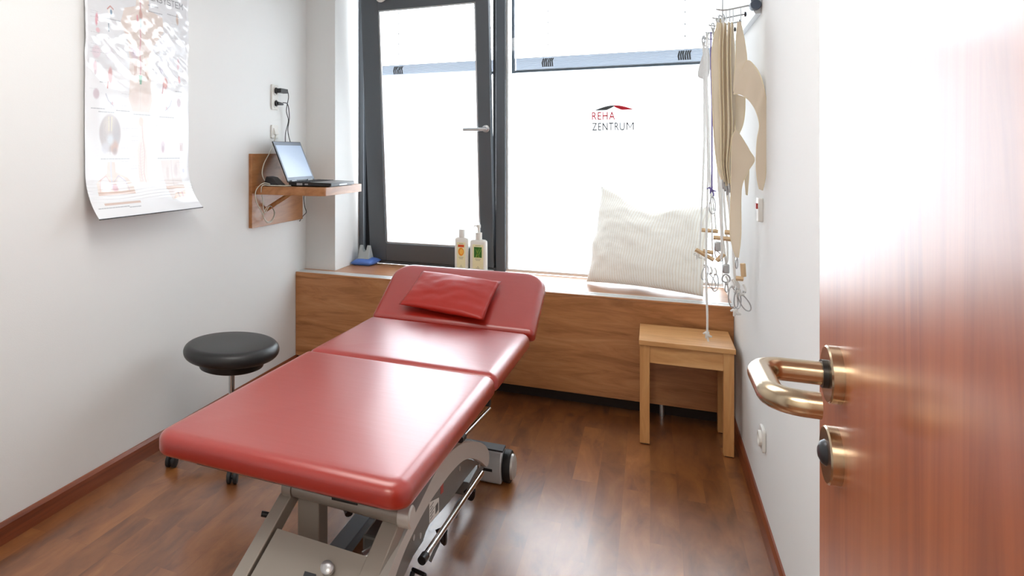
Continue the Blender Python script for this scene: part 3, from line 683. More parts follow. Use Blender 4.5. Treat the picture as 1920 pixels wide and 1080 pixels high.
# ------------------------------------------------------------------ swivel stool
sx, sy = -1.705, 2.69
st = thing('swivel_stool', (sx, sy, 0), 'round black swivel stool on castors behind the couch', 'stool')
SR = .215
MB().lathe([(0, .442), (SR-.10, .442)]+[(SR-.036+.036*math.cos(R(a)), .476+(.034 if a < 0 else .034)*math.sin(R(a))) for a in range(-90, 91, 10)]+[(SR-.07, .5115), (SR-.12, .512), (0, .511)], (sx, sy, 0), 'z', 72).build('seat', BLACKL, st, angle=70)
MB().lathe([(0, .398), (.130, .398), (.143, .404), (.148, .418), (.148, .446), (0, .446)], (sx, sy, 0), 'z', 56).build('seat_plate', BLACKP, st)
MB().lathe([(0, .20), (.013, .20), (.013, .400), (0, .400)], (sx, sy, 0), 'z', 24).build('gas_lift', CHROME, st)
MB().lathe([(0, .07), (.027, .07), (.026, .21), (.020, .216), (0, .216)], (sx, sy, 0), 'z', 28).build('lift_sleeve', BLACKP, st)
mb = MB().lathe([(0, .065), (.045, .065), (.042, .10), (.028, .112), (0, .112)], (sx, sy, 0), 'z', 28)
for k in range(5):
    a = R(-129+72*k); dx, dy = math.cos(a), math.sin(a)
    mb.tube([(sx+dx*.02, sy+dy*.02, .088), (sx+dx*.15, sy+dy*.15, .083), (sx+dx*.275, sy+dy*.275, .068)], [.020, .016, .012], 12)
mb.build('star_base', BLACKP, st)
for k in range(5):
    a = R(-129+72*k); cx, cy = sx+math.cos(a)*.272, sy+math.sin(a)*.272
    mb = MB().cyl((cx, cy, .045), (cx, cy, .072), .005, 10)
    b2 = R(70+k*10); ax = Vector((math.cos(b2-R(60)), math.sin(b2-R(60)), 0))
    for s_ in (-1, 1):
        c_ = Vector((cx, cy, .0255))+ax*s_*.013
        mb.tube([c_-ax*.009, c_-ax*.006, c_+ax*.006, c_+ax*.009], [.020, .0255, .0255, .020], 24)
    mb.tube([Vector((cx, cy, .026))-ax*.012, Vector((cx, cy, .026))+ax*.012], .008, 10)
    mb.build('castor', BLACKR, st)

# ------------------------------------------------------------------ wall shelf
sh = thing('laptop_shelf', (XL, 3.72, .937), 'wooden wall shelf with back board holding the laptop', 'shelf')
MB().box((XL, 3.405, .937), (XL+.022, 4.040, 1.356)).build('back_board', SHELFW, sh, bevel=.001, smooth_=False)
mb = MB().prism(rrect(XL+.022, 3.435, -1.592, 4.005, (.001, .035, .035, .001), 8), lambda x, y: (x, y, 1.126), lambda x, y: (x, y, 1.172))
mb.build('shelf_board', SHELFW, sh, bevel=.002)
MB().tube([(XL+.022, 3.56, 1.03), (XL+.03, 3.56, 1.035), (XL+.16, 3.60, 1.124)], .006, 10, sx=2.2).build('shelf_bracket', BEECHV, sh)

# laptop
lap = thing('laptop', (-1.71, 3.675, 1.172), 'open black laptop on the wall shelf facing the window', 'laptop')
hxx, fx, ly0, ly1 = -1.842, -1.583, 3.50, 3.85
mb = MB().prism(rrect(hxx, ly0, fx, ly1, (.006, .018, .018, .006), 5), lambda x, y: (x, y, 1.176), lambda x, y: (x, y, 1.200-.006*(x-hxx)/(fx-hxx)))
MB().box((hxx+.01, ly0+.02, 1.172), (hxx+.03, ly1-.02, 1.177)).build('rubber_foot', BLACKR, lap, smooth_=False)
MB().box((fx-.03, ly0+.02, 1.172), (fx-.012, ly1-.02, 1.177)).build('rubber_foot', BLACKR, lap, smooth_=False)
base = mb.build('laptop_base', BLACKP, lap, bevel=.002)
LGREY = mat('laptop_palmrest', srgb(150, 152, 156), .35, .3)
zk = lambda x: 1.2005-.006*(x-hxx)/(fx-hxx)
mb = MB().hexa([(-1.70, ly0+.008, zk(-1.70)-.001), (fx+(-.008), ly0+.008, zk(fx)-.001), (fx-.008, ly1-.008, zk(fx)-.001), (-1.70, ly1-.008, zk(-1.70)-.001)], [(-1.70, ly0+.008, zk(-1.70)+.0008), (fx-.008, ly0+.008, zk(fx)+.0008), (fx-.008, ly1-.008, zk(fx)+.0008), (-1.70, ly1-.008, zk(-1.70)+.0008)])
mb.build('palm_rest', LGREY, base, smooth_=False)
mb = MB()
for r_ in range(5):
    for c_ in range(14):
        xk = -1.812+r_*.0205; yk = ly0+.020+c_*.0225; z = zk(xk); mb.box((xk, yk, z), (xk+.017, yk+.019, z+.0022))
mb.build('keyboard', BLACKR, base, smooth_=False)
mb = MB().box((fx-.004, 3.62, 1.178), (fx+.001, 3.73, 1.186)); mb.build('front_latch', LGREY, base, smooth_=False)
mb = MB().box((-1.79, ly0-.001, 1.180), (-1.755, ly0+.003, 1.192)).box((-1.74, ly0-.001, 1.182), (-1.72, ly0+.003, 1.190)); mb.build('side_port', LGREY, base, smooth_=False)
# lid leaning back towards the wall
T0 = Vector((-1.845, ly0, 1.196)); up = Vector((-.100, 0, .232)); dep = Vector((-.0065, 0, -.0028)); wy = Vector((0, ly1-ly0, 0))
mb = MB().hexa([T0, T0+wy, T0+wy+up, T0+up], [T0+dep, T0+wy+dep, T0+wy+up+dep, T0+up+dep]); lid = mb.build('laptop_lid', BLACKP, lap, bevel=.002, smooth_=False)
fz = lambda a, b_, d_: T0+wy*a+up*b_-dep*d_
BEZ = mat('laptop_bezel', srgb(112, 120, 132), .35, .3)
mb = MB().hexa([fz(.01, .04, .05), fz(.99, .04, .05), fz(.99, .985, .05), fz(.01, .985, .05)], [fz(.01, .04, -.1), fz(.99, .04, -.1), fz(.99, .985, -.1), fz(.01, .985, -.1)]); mb.build('screen_bezel', BEZ, lid, smooth_=False)
SCR = mat('laptop_screen', srgb(150, 165, 185), .2, emit=.45)
mb = MB().hexa([fz(.05, .11, .1), fz(.95, .11, .1), fz(.95, .90, .1), fz(.05, .90, .1)], [fz(.05, .11, -.1), fz(.95, .11, -.1), fz(.95, .90, -.1), fz(.05, .90, -.1)]); mb.build('screen', SCR, lid, smooth_=False)
for a in (ly0+.04, ly1-.10): MB().cyl((hxx-.004, a, 1.200), (hxx-.004, a+.06, 1.200), .006, 12).build('hinge', LGREY, base)
# wedge-shaped desk unit beside it
mb = MB().hexa([(-1.985, 3.46, 1.1725), (-1.880, 3.455, 1.1725), (-1.885, 3.56, 1.1725), (-1.985, 3.56, 1.1725)], [(-1.975, 3.475, 1.228), (-1.935, 3.470, 1.222), (-1.935, 3.55, 1.222), (-1.975, 3.55, 1.228)])
props(mb.build('docking_cradle', BLACKP, None, bevel=.006, bseg=3), 'small black wedge shaped cradle on shelf left of the laptop', 'cradle')

def cable(name, pts, r, m, label, group=None, sub=8, cat='cable'):
    return props(MB().tube(smooth(pts, sub), r, 8).build(name, m), label, cat, group)
cable('white_cable', [(XL+.010, 3.70, 1.485), (XL+.016, 3.69, 1.46), (XL+.03, 3.60, 1.37), (XL+.045, 3.50, 1.30), (XL+.05, 3.47, 1.24), (XL+.06, 3.49, 1.195)], .003, CABLEW, 'cream cable curving from the network socket down to the shelf')
loop = [(-1.93, 3.47, 1.180), (-1.97, 3.44, 1.190), (-2.003, 3.415, 1.150), (-2.005, 3.42, 1.09), (-1.995, 3.46, 1.03), (-1.990, 3.50, .975), (-1.99, 3.555, .965), (-1.99, 3.60, 1.00), (-1.99, 3.575, 1.045), (-1.99, 3.515, 1.05), (-1.99, 3.475, 1.005), (-1.985, 3.51, .963), (-1.985, 3.57, .968), (-1.985, 3.60, 1.015), (-1.985, 3.54, 1.055), (-1.985, 3.48, 1.02), (-1.985, 3.455, 1.10), (-1.98, 3.432, 1.15), (-1.965, 3.428, 1.180), (-1.92, 3.438, 1.178), (-1.86, 3.445, 1.178), (-1.82, 3.485, 1.178)]
cable('coiled_cable', loop, .0028, CABLEW, 'cream cable coiled in a loop hanging over the shelf edge')
cable('black_power_cable', [(XL+.055, 3.765, 1.742), (XL+.050, 3.79, 1.70), (XL+.03, 3.80, 1.62), (XL+.028, 3.83, 1.56), (XL+.03, 3.79, 1.48), (XL+.04, 3.77, 1.40), (XL+.05, 3.75, 1.30), (XL+.10, 3.72, 1.176)], .0026, CABLEB, 'black cable dropping from the upper wall socket behind the laptop')
cable('black_power_cable', [(XL+.035, 3.745, 1.665), (XL+.05, 3.78, 1.655), (XL+.04, 3.82, 1.58), (XL+.03, 3.82, 1.50), (XL+.03, 3.85, 1.43), (XL+.04, 3.88, 1.36), (XL+.06, 3.88, 1.25), (XL+.10, 3.87, 1.176)], .0026, CABLEB, 'black cable dropping from the lower wall socket behind the laptop')
cable('black_lead', [(XL+.03, 4.055, 1.20), (XL+.025, 4.055, 1.10), (XL+.02, 4.06, 1.06), (XL+.02, 4.075, 1.01), (XL+.02, 4.095, .975), (XL+.02, 4.05, .955), (XL+.02, 4.0, .925)], .0024, CABLEB, 'thin black lead hanging down beside right edge of the shelf back board')

# sockets on the left wall
def plate(name, y, z0, z1, label, n_, group=None, cat='socket'):
    root = thing(name, (XL, y, z0), label, cat, group)
    w_ = .080
    MB().prism(rrect(y-w_/2, z0, y+w_/2, z1, .008, 4), lambda a, q: (XL, a, q), lambda a, q: (XL+.010, a, q)).build('cover_plate', WHITEP, root, bevel=.002)
    for k in range(n_):
        zc = z0+(z1-z0)*(k+.5)/n_
        MB().lathe([(0, .0), (.027, .0), (.027, .013), (.022, .014), (.021, .004), (0, .004)], (XL+.001, y, zc), 'x', 28).build('socket_insert', WHITEP, root)
    return root
plate('wall_socket', 3.697, 1.620, 1.770, 'white double wall socket with two black plugs above the laptop', 2)
pl = thing('wall_socket', (XL, 3.695, 1.448), 'small white network socket below the double power socket', 'socket')
MB().prism(rrect(3.655, 1.448, 3.735, 1.528, .008, 4), lambda a, q: (XL, a, q), lambda a, q: (XL+.010, a, q)).build('cover_plate', WHITEP, pl, bevel=.002)
MB().hexa([(XL+.01, 3.675, 1.47), (XL+.01, 3.715, 1.47), (XL+.01, 3.715, 1.51), (XL+.01, 3.675, 1.51)], [(XL+.026, 3.675, 1.472), (XL+.026, 3.715, 1.472), (XL+.012, 3.715, 1.51), (XL+.012, 3.675, 1.51)]).build('jack_hood', WHITEP, pl, smooth_=False)
def plug(z, L, label):
    mb = MB().lathe([(0, 0), (.017, 0), (.018, .012), (.014, .018), (0, .018)], (XL+.006, 3.697, z), 'x', 20)
    if L: mb.box((XL+.022, 3.685, z-.014), (XL+.055, 3.775, z+.012))
    else: mb.tube([(XL+.02, 3.70, z), (XL+.034, 3.735, z-.002), (XL+.036, 3.75, z-.005)], [.012, .008, .004], 12)
    props(mb.build('power_plug', BLACKP, None, bevel=.002), label, 'plug')
plug(1.735, True, 'black power adapter plugged into the upper wall socket'); plug(1.658, False, 'black angled plug in the lower wall socket')
# light socket low on the right wall
rs = thing('wall_socket', (XR, 2.97, .30), 'white round-cornered socket low on the right wall near the door', 'socket')
MB().prism(rrect(2.93, .288, 3.015, .372, .014, 5), lambda a, q: (XR, a, q), lambda a, q: (XR-.011, a, q)).build('cover_plate', WHITEP, rs, bevel=.003)
MB().lathe([(0, -.004), (.020, -.004), (.022, -.014), (.028, -.014), (.028, 0), (0, 0)], (XR-.006, 2.973, .33), 'x', 28).build('socket_insert', WHITEP, rs)

# ------------------------------------------------------------------ poster
PW, PH = 414, 620
def paint():
    rng = np.random.default_rng(11)
    yy, xx = np.mgrid[0:PH+1, 0:PW+1]; U = xx/PW; V = yy/PH; asp = 1.06/.69
    C = np.empty((PH+1, PW+1, 3)); C[:] = srgb(238, 240, 243)[:3]
    def blend(mask, c, a=1.0):
        c = np.array(srgb(*c)[:3]); m = np.clip(mask, 0, 1)[..., None]*a; C[:] = C*(1-m)+c*m
    def ell(cx, cy, rx, ry, c, a=1, soft=.15, rot=0):
        dx = (U-cx); dy = (V-cy)*asp; ca, sa = math.cos(rot), math.sin(rot)
        d = np.sqrt(((dx*ca+dy*sa)/rx)**2+((-dx*sa+dy*ca)/(ry*asp))**2); blend((1-d)/soft, c, a)
    def line(pts, w_, c, a=1):
        D = np.full(U.shape, 9.)
        for (x0, y0), (x1, y1) in zip(pts[:-1], pts[1:]):
            px, py, qx, qy = x0, y0*asp, x1, y1*asp; L = (qx-px)**2+(qy-py)**2+1e-12
            t_ = np.clip(((U-px)*(qx-px)+(V*asp-py)*(qy-py))/L, 0, 1)
            D = np.minimum(D, np.hypot(U-px-t_*(qx-px), V*asp-py-t_*(qy-py)))
        blend((w_-D)/.0018, c, a)
    def poly(pts, c, a=1):
        ins = np.zeros(U.shape, bool); n_ = len(pts)
        for i in range(n_):
            x0, y0 = pts[i]; x1, y1 = pts[(i+1) % n_]
            if y0 == y1: continue
            ins ^= ((V >= min(y0, y1)) & (V < max(y0, y1)) & (U < x0+(V-y0)*(x1-x0)/(y1-y0)))
        blend(ins.astype(float), c, a)
    def dashes(x0, x1, y, c=(90, 96, 110), a=.6, w_=.0022):
        x = x0
        while x < x1:
            l = rng.uniform(.008, .03); line([(x, y), (min(x+l, x1), y)], w_, c, a); x += l+.006
    # pale grey panel behind the upper figure
    poly([(.02, .60), (.98, .60), (.98, .985), (.02, .985)], (214, 215, 219), .9)
    # large back view of a torso
    skin = (222, 196, 176)
    poly([(.385, .55), (.375, .72), (.30, .80), (.33, .86), (.44, .88), (.45, .95), (.56, .95), (.57, .88), (.70, .86), (.72, .80), (.60, .72), (.585, .55), (.60, .49), (.57, .44), (.41, .44), (.375, .49)], skin, .75)
    ell(.435, .50, .055, .045, (214, 184, 168), .7, .5); ell(.535, .50, .055, .045, (214, 184, 168), .7, .5); line([(.486, .54), (.486, .45)], .002, (170, 128, 120), .6)
    line([(.486, .93), (.486, .56)], .007, (196, 60, 90), .7); poly([(.470, .595), (.505, .595), (.495, .555), (.478, .555)], (40, 150, 96)); poly([(.42, .66), (.455, .68), (.45, .60), (.425, .59)], (176, 120, 84), .8); poly([(.565, .66), (.53, .68), (.53, .60), (.565, .575)], (180, 130, 84), .8)
    for k in range(9): line([(.486, .90-.03*k), (.40-.01*(k % 3), .87-.03*k)], .0015, (170, 110, 120), .6); line([(.486, .90-.03*k), (.575+.01*(k % 3), .87-.03*k)], .0015, (150, 100, 140), .6)
    ell(.43, .685, .05, .035, (206, 178, 190), .8, .3); ell(.43, .685, .02, .015, (160, 130, 150), .8)
    # small organs down both sides
    for (cx, cy, rx, ry, c) in ((.091, .787, .014, .030, (206, 70, 96)), (.10, .745, .02, .012, (220, 150, 160)), (.487, .847, .02, .03, (176, 96, 60)), (.455, .83, .012, .02, (200, 50, 70)), (.87, .872, .016, .030, (184, 140, 100)),
                             (.083, .60, .020, .030, (176, 70, 80)), (.083, .58, .012, .012, (120, 40, 50)), (.21, .575, .022, .040, (196, 92, 88)), (.735, .575, .032, .032, (206, 84, 70)), (.894, .60, .016, .02, (196, 90, 90)), (.887, .67, .016, .03, (214, 140, 150)),
                             (.09, .497, .030, .024, (188, 160, 172)), (.887, .495, .026, .024, (178, 140, 150)), (.70, .64, .028, .03, (170, 160, 180)), (.09, .66, .04, .03, (216, 190, 200)), (.20, .66, .04, .03, (210, 204, 214))):
        ell(cx, cy, rx, ry, c, .85, .35)
    ell(.735, .575, .016, .018, (236, 160, 140), .9); line([(.715, .56), (.705, .53)], .006, (190, 80, 70)); line([(.19, .55), (.185, .525)], .006, (190, 84, 70))
    ell(.21, .828, .026, .013, (238, 236, 232)); ell(.216, .828, .011, .012, (40, 110, 150)); line([(.185, .838), (.21, .852), (.235, .842)], .005, (180, 90, 70))
    line([(.195, .78), (.195, .75)], .005, (70, 110, 130)); line([(.49, .80), (.485, .83)], .008, (40, 120, 110))
    for s_ in (0, 1):
        q = (lambda x: x) if s_ == 0 else (lambda x: .975-x)
        line([(q(.17), .50), (q(.19), .475), (q(.235), .455)], .005, (170, 174, 190), .8); line([(q(.21), .47), (q(.215), .445)], .003, (150, 160, 180), .7); ell(q(.225), .465, .01, .008, (190, 150, 160), .7)
    # brain seen from below
    ell(.208, .345, .098, .080, (176, 166, 164), 1, .12); ell(.208, .38, .07, .05, (196, 184, 172), .8, .5); ell(.26, .35, .05, .07, (128, 116, 124), .6, .6); ell(.245, .29, .045, .035, (176, 110, 60), .85, .5); ell(.25, .272, .03, .02, (120, 66, 50), .7, .6); ell(.165, .285, .04, .03, (196, 196, 204), .8, .5)
    line([(.208, .41), (.208, .26)], .0025, (110, 90, 90), .8); line([(.195, .41), (.198, .355)], .003, (232, 220, 160)); line([(.221, .41), (.218, .355)], .003, (232, 220, 160)); ell(.208, .318, .04, .03, (200, 210, 216), .8, .6)
    for k in range(16): a = rng.uniform(0, 6.28); r0 = rng.uniform(.03, .08); line([(.208+r0*math.cos(a), .345+r0*.8*math.sin(a)), (.208+r0*math.cos(a+.4), .345+r0*.8*math.sin(a+.4)*.95)], .0018, (140, 120, 120), .5)
    # side view figure with nerves
    sk2 = (230, 212, 200)
    ell(.49, .395, .036, .034, sk2, .9, .3); poly([(.475, .37), (.515, .375), (.52, .33), (.54, .29), (.55, .22), (.56, .14), (.47, .14), (.465, .22), (.455, .28), (.475, .32)], sk2, .9); poly([(.453, .385), (.465, .37), (.47, .40)], sk2)
    line([(.50, .385), (.505, .33), (.525, .27), (.52, .18), (.53, .14)], .004, (196, 150, 140), .8)
    for k in range(14): z = .30-.012*k; line([(.522, z), (.49, z-.008), (.475, z-.003)], .0014, (200, 120, 120), .6)
    line([(.49, .31), (.478, .26), (.49, .20), (.50, .15)], .0025, (190, 130, 150), .7)
    ell(.49, .398, .022, .02, (220, 190, 170), .7)
    # plexus sketch right
    for k in range(26): x = rng.uniform(.65, .78); y = rng.uniform(.35, .41); line([(x, y), (x+rng.uniform(-.03, .03), y+rng.uniform(-.02, .02))], .002, (176, 206, 160), .6)
    line([(.74, .38), (.80, .35), (.83, .30)], .002, (140, 150, 160), .7); ell(.713, .293, .026, .032, (206, 186, 196), .9, .3); ell(.713, .285, .012, .018, (170, 130, 150), .8, .4); poly([(.895, .275), (.935, .275), (.935, .312), (.895, .312)], (206, 190, 188)); ell(.91, .29, .01, .015, (176, 130, 130), .7)
    # neck and shoulders, lower left
    poly([(.185, .23), (.25, .23), (.255, .19), (.36, .165), (.405, .135), (.405, .10), (.08, .10), (.085, .15), (.18, .185)], (226, 204, 188), .9)
    ell(.155, .135, .055, .038, (240, 240, 242), .9, .3); ell(.30, .135, .055, .038, (240, 240, 242), .9, .3); line([(.215, .23), (.215, .12)], .006, (206, 206, 220)); line([(.10, .11), (.12, .16), (.17, .175), (.20, .15)], .003, (206, 120, 120), .7); line([(.36, .11), (.34, .15), (.28, .175), (.235, .15)], .003, (150, 140, 190), .7); ell(.235, .125, .03, .02, (200, 120, 140), .8, .4)
    poly([(.08, .098), (.405, .098), (.405, .112), (.08, .112)], (206, 160, 130), .8); poly([(.10, .055), (.42, .055), (.42, .066), (.10, .066)], (200, 150, 116), .8)
    # muscles lower right
    poly([(.69, .235), (.89, .235), (.91, .13), (.92, .06), (.74, .055), (.73, .11)], (224, 208, 200), .9); ell(.76, .18, .02, .04, (200, 176, 168), .7, .5); ell(.85, .19, .025, .04, (196, 170, 168), .7, .5); line([(.80, .235), (.81, .12)], .003, (180, 160, 160), .7)
    poly([(.72, .105), (.92, .105), (.92, .118), (.72, .118)], (196, 140, 90), .9); poly([(.76, .060), (.90, .066), (.91, .092), (.80, .085)], (204, 150, 96), .9); poly([(.82, .062), (.835, .062), (.835, .09), (.82, .09)], (120, 60, 50), .8); poly([(.86, .066), (.875, .066), (.88, .09), (.865, .09)], (170, 60, 50), .8)
    ell(.935, .185, .014, .010, (190, 192, 214), .9)
    # captions and fine leader lines
    for x0_, x1_, y_ in ((.11, .24, .428), (.42, .58, .428), (.68, .83, .425), (.13, .38, .243), (.66, .90, .243), (.12, .19, .545), (.85, .92, .545), (.26, .38, .438), (.12, .30, .80), (.56, .66, .90), (.76, .90, .885), (.56, .70, .875), (.05, .16, .44), (.30, .40, .04), (.04, .30, .045)):
        dashes(x0_, x1_, y_, (80, 86, 100), .8, .0035)
    for k in range(34):
        x0_ = rng.choice([.035, .31, .60, .86, .40]); y_ = rng.uniform(.16, .56); dashes(x0_, x0_+rng.uniform(.04, .075), y_, (130, 136, 150), .5, .0018)
    for k in range(22): x0_ = rng.choice([.04, .12, .62, .80, .66]); y_ = rng.uniform(.62, .86); dashes(x0_, x0_+.07, y_, (110, 116, 130), .6, .002)
    for k in range(26): y_ = rng.uniform(.17, .53); x0_ = rng.choice([.10, .33, .57, .64]); line([(x0_, y_), (x0_+.05, y_+rng.uniform(-.01, .01))], .0009, (170, 174, 184), .6)
    # title strokes, upper right
    G = {'N': [[(0, 0), (0, 1), (1, 0), (1, 1)]], 'E': [[(1, 0), (0, 0), (0, 1), (1, 1)], [(0, .5), (.8, .5)]], 'R': [[(0, 0), (0, 1), (1, .9), (1, .55), (0, .5), (1, 0)]], 'V': [[(0, 1), (.5, 0), (1, 1)]],
         'S': [[(1, .9), (.5, 1), (0, .85), (.1, .55), (.9, .45), (1, .15), (.5, 0), (0, .1)]], 'Y': [[(0, 1), (.5, .5), (1, 1)], [(.5, .5), (.5, 0)]], 'T': [[(0, 1), (1, 1)], [(.5, 1), (.5, 0)]], 'M': [[(0, 0), (0, 1), (.5, .4), (1, 1), (1, 0)]]}
    x = .40; wl, hl = .034, .026
    for ch in 'NERVENSYSTEM':
        for st_ in G[ch]: line([(x+a*wl, .925+b_*hl) for a, b_ in st_], .0042, (58, 62, 74), .95)
        x += wl+.0115
    for x in (.030, .970): line([(x, .03), (x, .985)], .001, (196, 198, 206), .6)
    C[:] = C*.74+np.array(srgb(240, 242, 245)[:3])*.26
    return C
def poster():
    C = paint(); ys, xs = np.mgrid[0:PH+1, 0:PW+1]; U = xs/PW; V = ys/PH
    Y = 2.128+U*.690; Z = 1.082+V*1.045
    # bottom curls off the wall, folds in the upper third
    X = np.full(U.shape, XL+.012)
    c_ = np.clip((.20-V)/.20, 0, 1); X += .085*c_**2.0; Z += .018*c_**3; Y -= .012*c_**2*(1-U)
    X += .012*np.sin(U*math.pi)*0
    amp = np.clip((V-.52)/.18, 0, 1)
    f = np.zeros(U.shape)
    def wavef(seed, fx, fy):
        out = np.zeros(U.shape); r = np.random.default_rng(seed)
        for _ in range(7):
            a = r.uniform(-.6, .6); k = r.uniform(.6, 1.5); ph = r.uniform(0, 6.28)
            out += np.sin(2*math.pi*k*(fx*U*math.sin(a)*2+fy*V*math.cos(a))+ph+1.4*np.sin(2*math.pi*(U*1.3*k+V*.9)+ph*2))
        return out/7
    X += amp*(.0060*wavef(3, 1.6, 4.2)+.0040*wavef(5, 3.4, 8)+.0016*wavef(21, 7, 15)+.0007*wavef(22, 12, 26))
    X += .0010*wavef(8, 1.5, 3)+.0028*(1-amp)*wavef(9, .8, 1.1)
    rip = np.clip(1-np.abs(V-.105)/.045, 0, 1); X += .0007*rip*np.sin(V*2*math.pi*75+3*np.sin(U*7))
    X = np.maximum(X, XL+.002+.004)
    n_ = (PH+1)*(PW+1); co = np.stack([X, Y, Z], -1).reshape(-1, 3)
    i = np.arange(n_).reshape(PH+1, PW+1); q = np.stack([i[:-1, :-1], i[:-1, 1:], i[1:, 1:], i[1:, :-1]], -1).reshape(-1, 4)
    me = bpy.data.meshes.new('poster'); me.vertices.add(n_); me.vertices.foreach_set('co', co.ravel().astype('f'))
    me.loops.add(q.size); me.loops.foreach_set('vertex_index', q.ravel().astype('i')); me.polygons.add(len(q)); me.polygons.foreach_set('loop_start', np.arange(0, q.size, 4, dtype='i'))
    me.update(calc_edges=True); me.validate()
    ca = me.color_attributes.new('print', 'FLOAT_COLOR', 'POINT'); rgba = np.ones((n_, 4), 'f'); rgba[:, :3] = C.reshape(-1, 3); ca.data.foreach_set('color', rgba.ravel())
    me.shade_smooth()
    m = mat('poster_print', (1, 1, 1, 1), .45, coat=1, coat_rough=.06); t, b = nt(m)
    a = N(t, 'ShaderNodeAttribute', attribute_name='print'); t.links.new(a.outputs['Color'], b.inputs['Base Color'])
    me.materials.append(m)
    root = thing('poster', (XL, 2.47, 1.08), 'glossy anatomy chart of the nervous system curling on the left wall', 'poster')
    o = bpy.data.objects.new('chart_sheet', me); col.objects.link(o); o.parent = root; me.transform(W(root).inverted())
    # metal strip along the lower edge
    P = [(float(X[0, k]), float(Y[0, k]), float(Z[0, k])-.001) for k in range(0, PW+1, 18)]
    MB().tube(P, .0022, 8).build('bottom_strip', DARKMET, root)
    P = [(XL+.008, 2.128, 2.128), (XL+.008, 2.818, 2.128)]
    MB().tube(P, .005, 10).build('top_strip', DARKMET, root)
poster()

# ------------------------------------------------------------------ sling rail on the right wall
HZ = 1.912
rail = thing('equipment_rail', (XR, 3.5, HZ), 'aluminium wall rail with steel hook arms on the right wall', 'rail')
MB().prism([(0, -.030), (-.020, -.030), (-.026, -.018), (-.026, .018), (-.020, .030), (0, .030)], lambda a, q: (XR+a, 3.045, HZ+q-.005), lambda a, q: (XR+a, 4.10, HZ+q-.005)).build('rail_profile', SILVER, rail, smooth_=False)
MB().lathe([(0, -.022), (.0165, -.022), (.0185, -.016), (.0185, .020), (0, .020)], (XR-.020, 3.045, HZ-.004), 'y', 28).cyl((XR-.020, 3.056, HZ+.008), (XR-.020, 3.056, HZ+.055), .013, 24).build('end_knob', mat('knob_slate', srgb(70, 82, 98), .45), rail)
hy = [3.08, 3.27, 3.45, 3.65, 3.84]
for y in hy:
    mb = MB().tube(smooth([(XR-.026, y, HZ+.004), (.33, y, HZ+.003), (.27, y, HZ-.006), (.245, y, HZ-.005), (.228, y, HZ)], 5), .0032, 10)
    mb.build('hook_arm', ZINC, rail)
    MB().lathe([(0, -.006), (.010, -.006), (.010, 0), (0, 0)], (XR-.026, y, HZ+.004), 'x', 16).build('arm_bush', DARKMET, rail)

def carabiner(mb, c, h, w_, rot=0, tilt=0, r=.0024):
    pts = []
    for k in range(20):
        a = 2*math.pi*k/20; ww = w_/2*(1+.25*-math.sin(a)); x = math.cos(a)*ww; z = math.sin(a)*h/2
        x2 = x*math.cos(tilt)-z*math.sin(tilt); z2 = x*math.sin(tilt)+z*math.cos(tilt)
        pts.append((c[0]+x2*math.cos(rot), c[1]+x2*math.sin(rot), c[2]+z2))
    return mb.tube(pts, r, 8, closed=True)
def hookring(mb, x, y):
    mb.tube([(x, y, HZ-.002), (x+.001, y, HZ-.034)], .0011, 6)
    return carabiner(mb, (x, y, HZ-.042), .018, .008, rot=R(90), r=.0015)

# folded beige straps on the nearest hook
straps = [  # x top, x at belly, width, y offset, bottom z, label
    (.238, .226, .030, -.010, 1.26, 'wide beige therapy strap, leftmost on the nearest wall hook'),
    (.249, .246, .018, .004, 1.25, 'narrow beige strap just right of the wide leftmost strap'),
    (.262, .258, .019, .012, 1.235, 'beige strap in the middle of the bunch, longest of the narrow ones'),
    (.274, .272, .017, .004, 1.245, 'beige strap right of the middle of the hanging bunch'),
    (.285, .284, .018, .010, 1.24, 'thin beige strap beside the broad folded right strap')]
for k, (xt, xb, w_, dy, zb, lab) in enumerate(straps):
    root = thing('therapy_strap', (xt, 3.08, HZ-.05), lab, 'strap', 'beige straps on the nearest hook')
    y = 3.085+dy
    zs = [HZ-.055, HZ-.10, 1.74, 1.60, 1.45, 1.32, zb]
    cx = [xt, xt*.6+xb*.4, xb+.002, xb+.004, xb+.006+.002*k*0, (xb+.255)/2+.002*k, .252+.0075*k]
    ww = [.008, w_*.7, w_, w_, w_*.85, w_*.7, w_*.45]
    L = [(c-a/2, y-.02, z) for c, a, z in zip(cx, ww, zs)]; Rr = [(c+a/2, y+.03, z) for c, a, z in zip(cx, ww, zs)]
    MB().ribbon(L, Rr, .004).build('strap_band', BEIGE, root, angle=50)
    MB().tube(smooth([Vector(p)+Vector((-.001, -.001, 0)) for p in L], 6), .0018, 6).build('strap_piping', BEIGEE, root)
    mb = MB(); hookring(mb, xt, 3.08); carabiner(mb, (cx[-1], y, zb-.018), .034, .014, rot=R(70)); mb.build('strap_ring', ZINC, root)

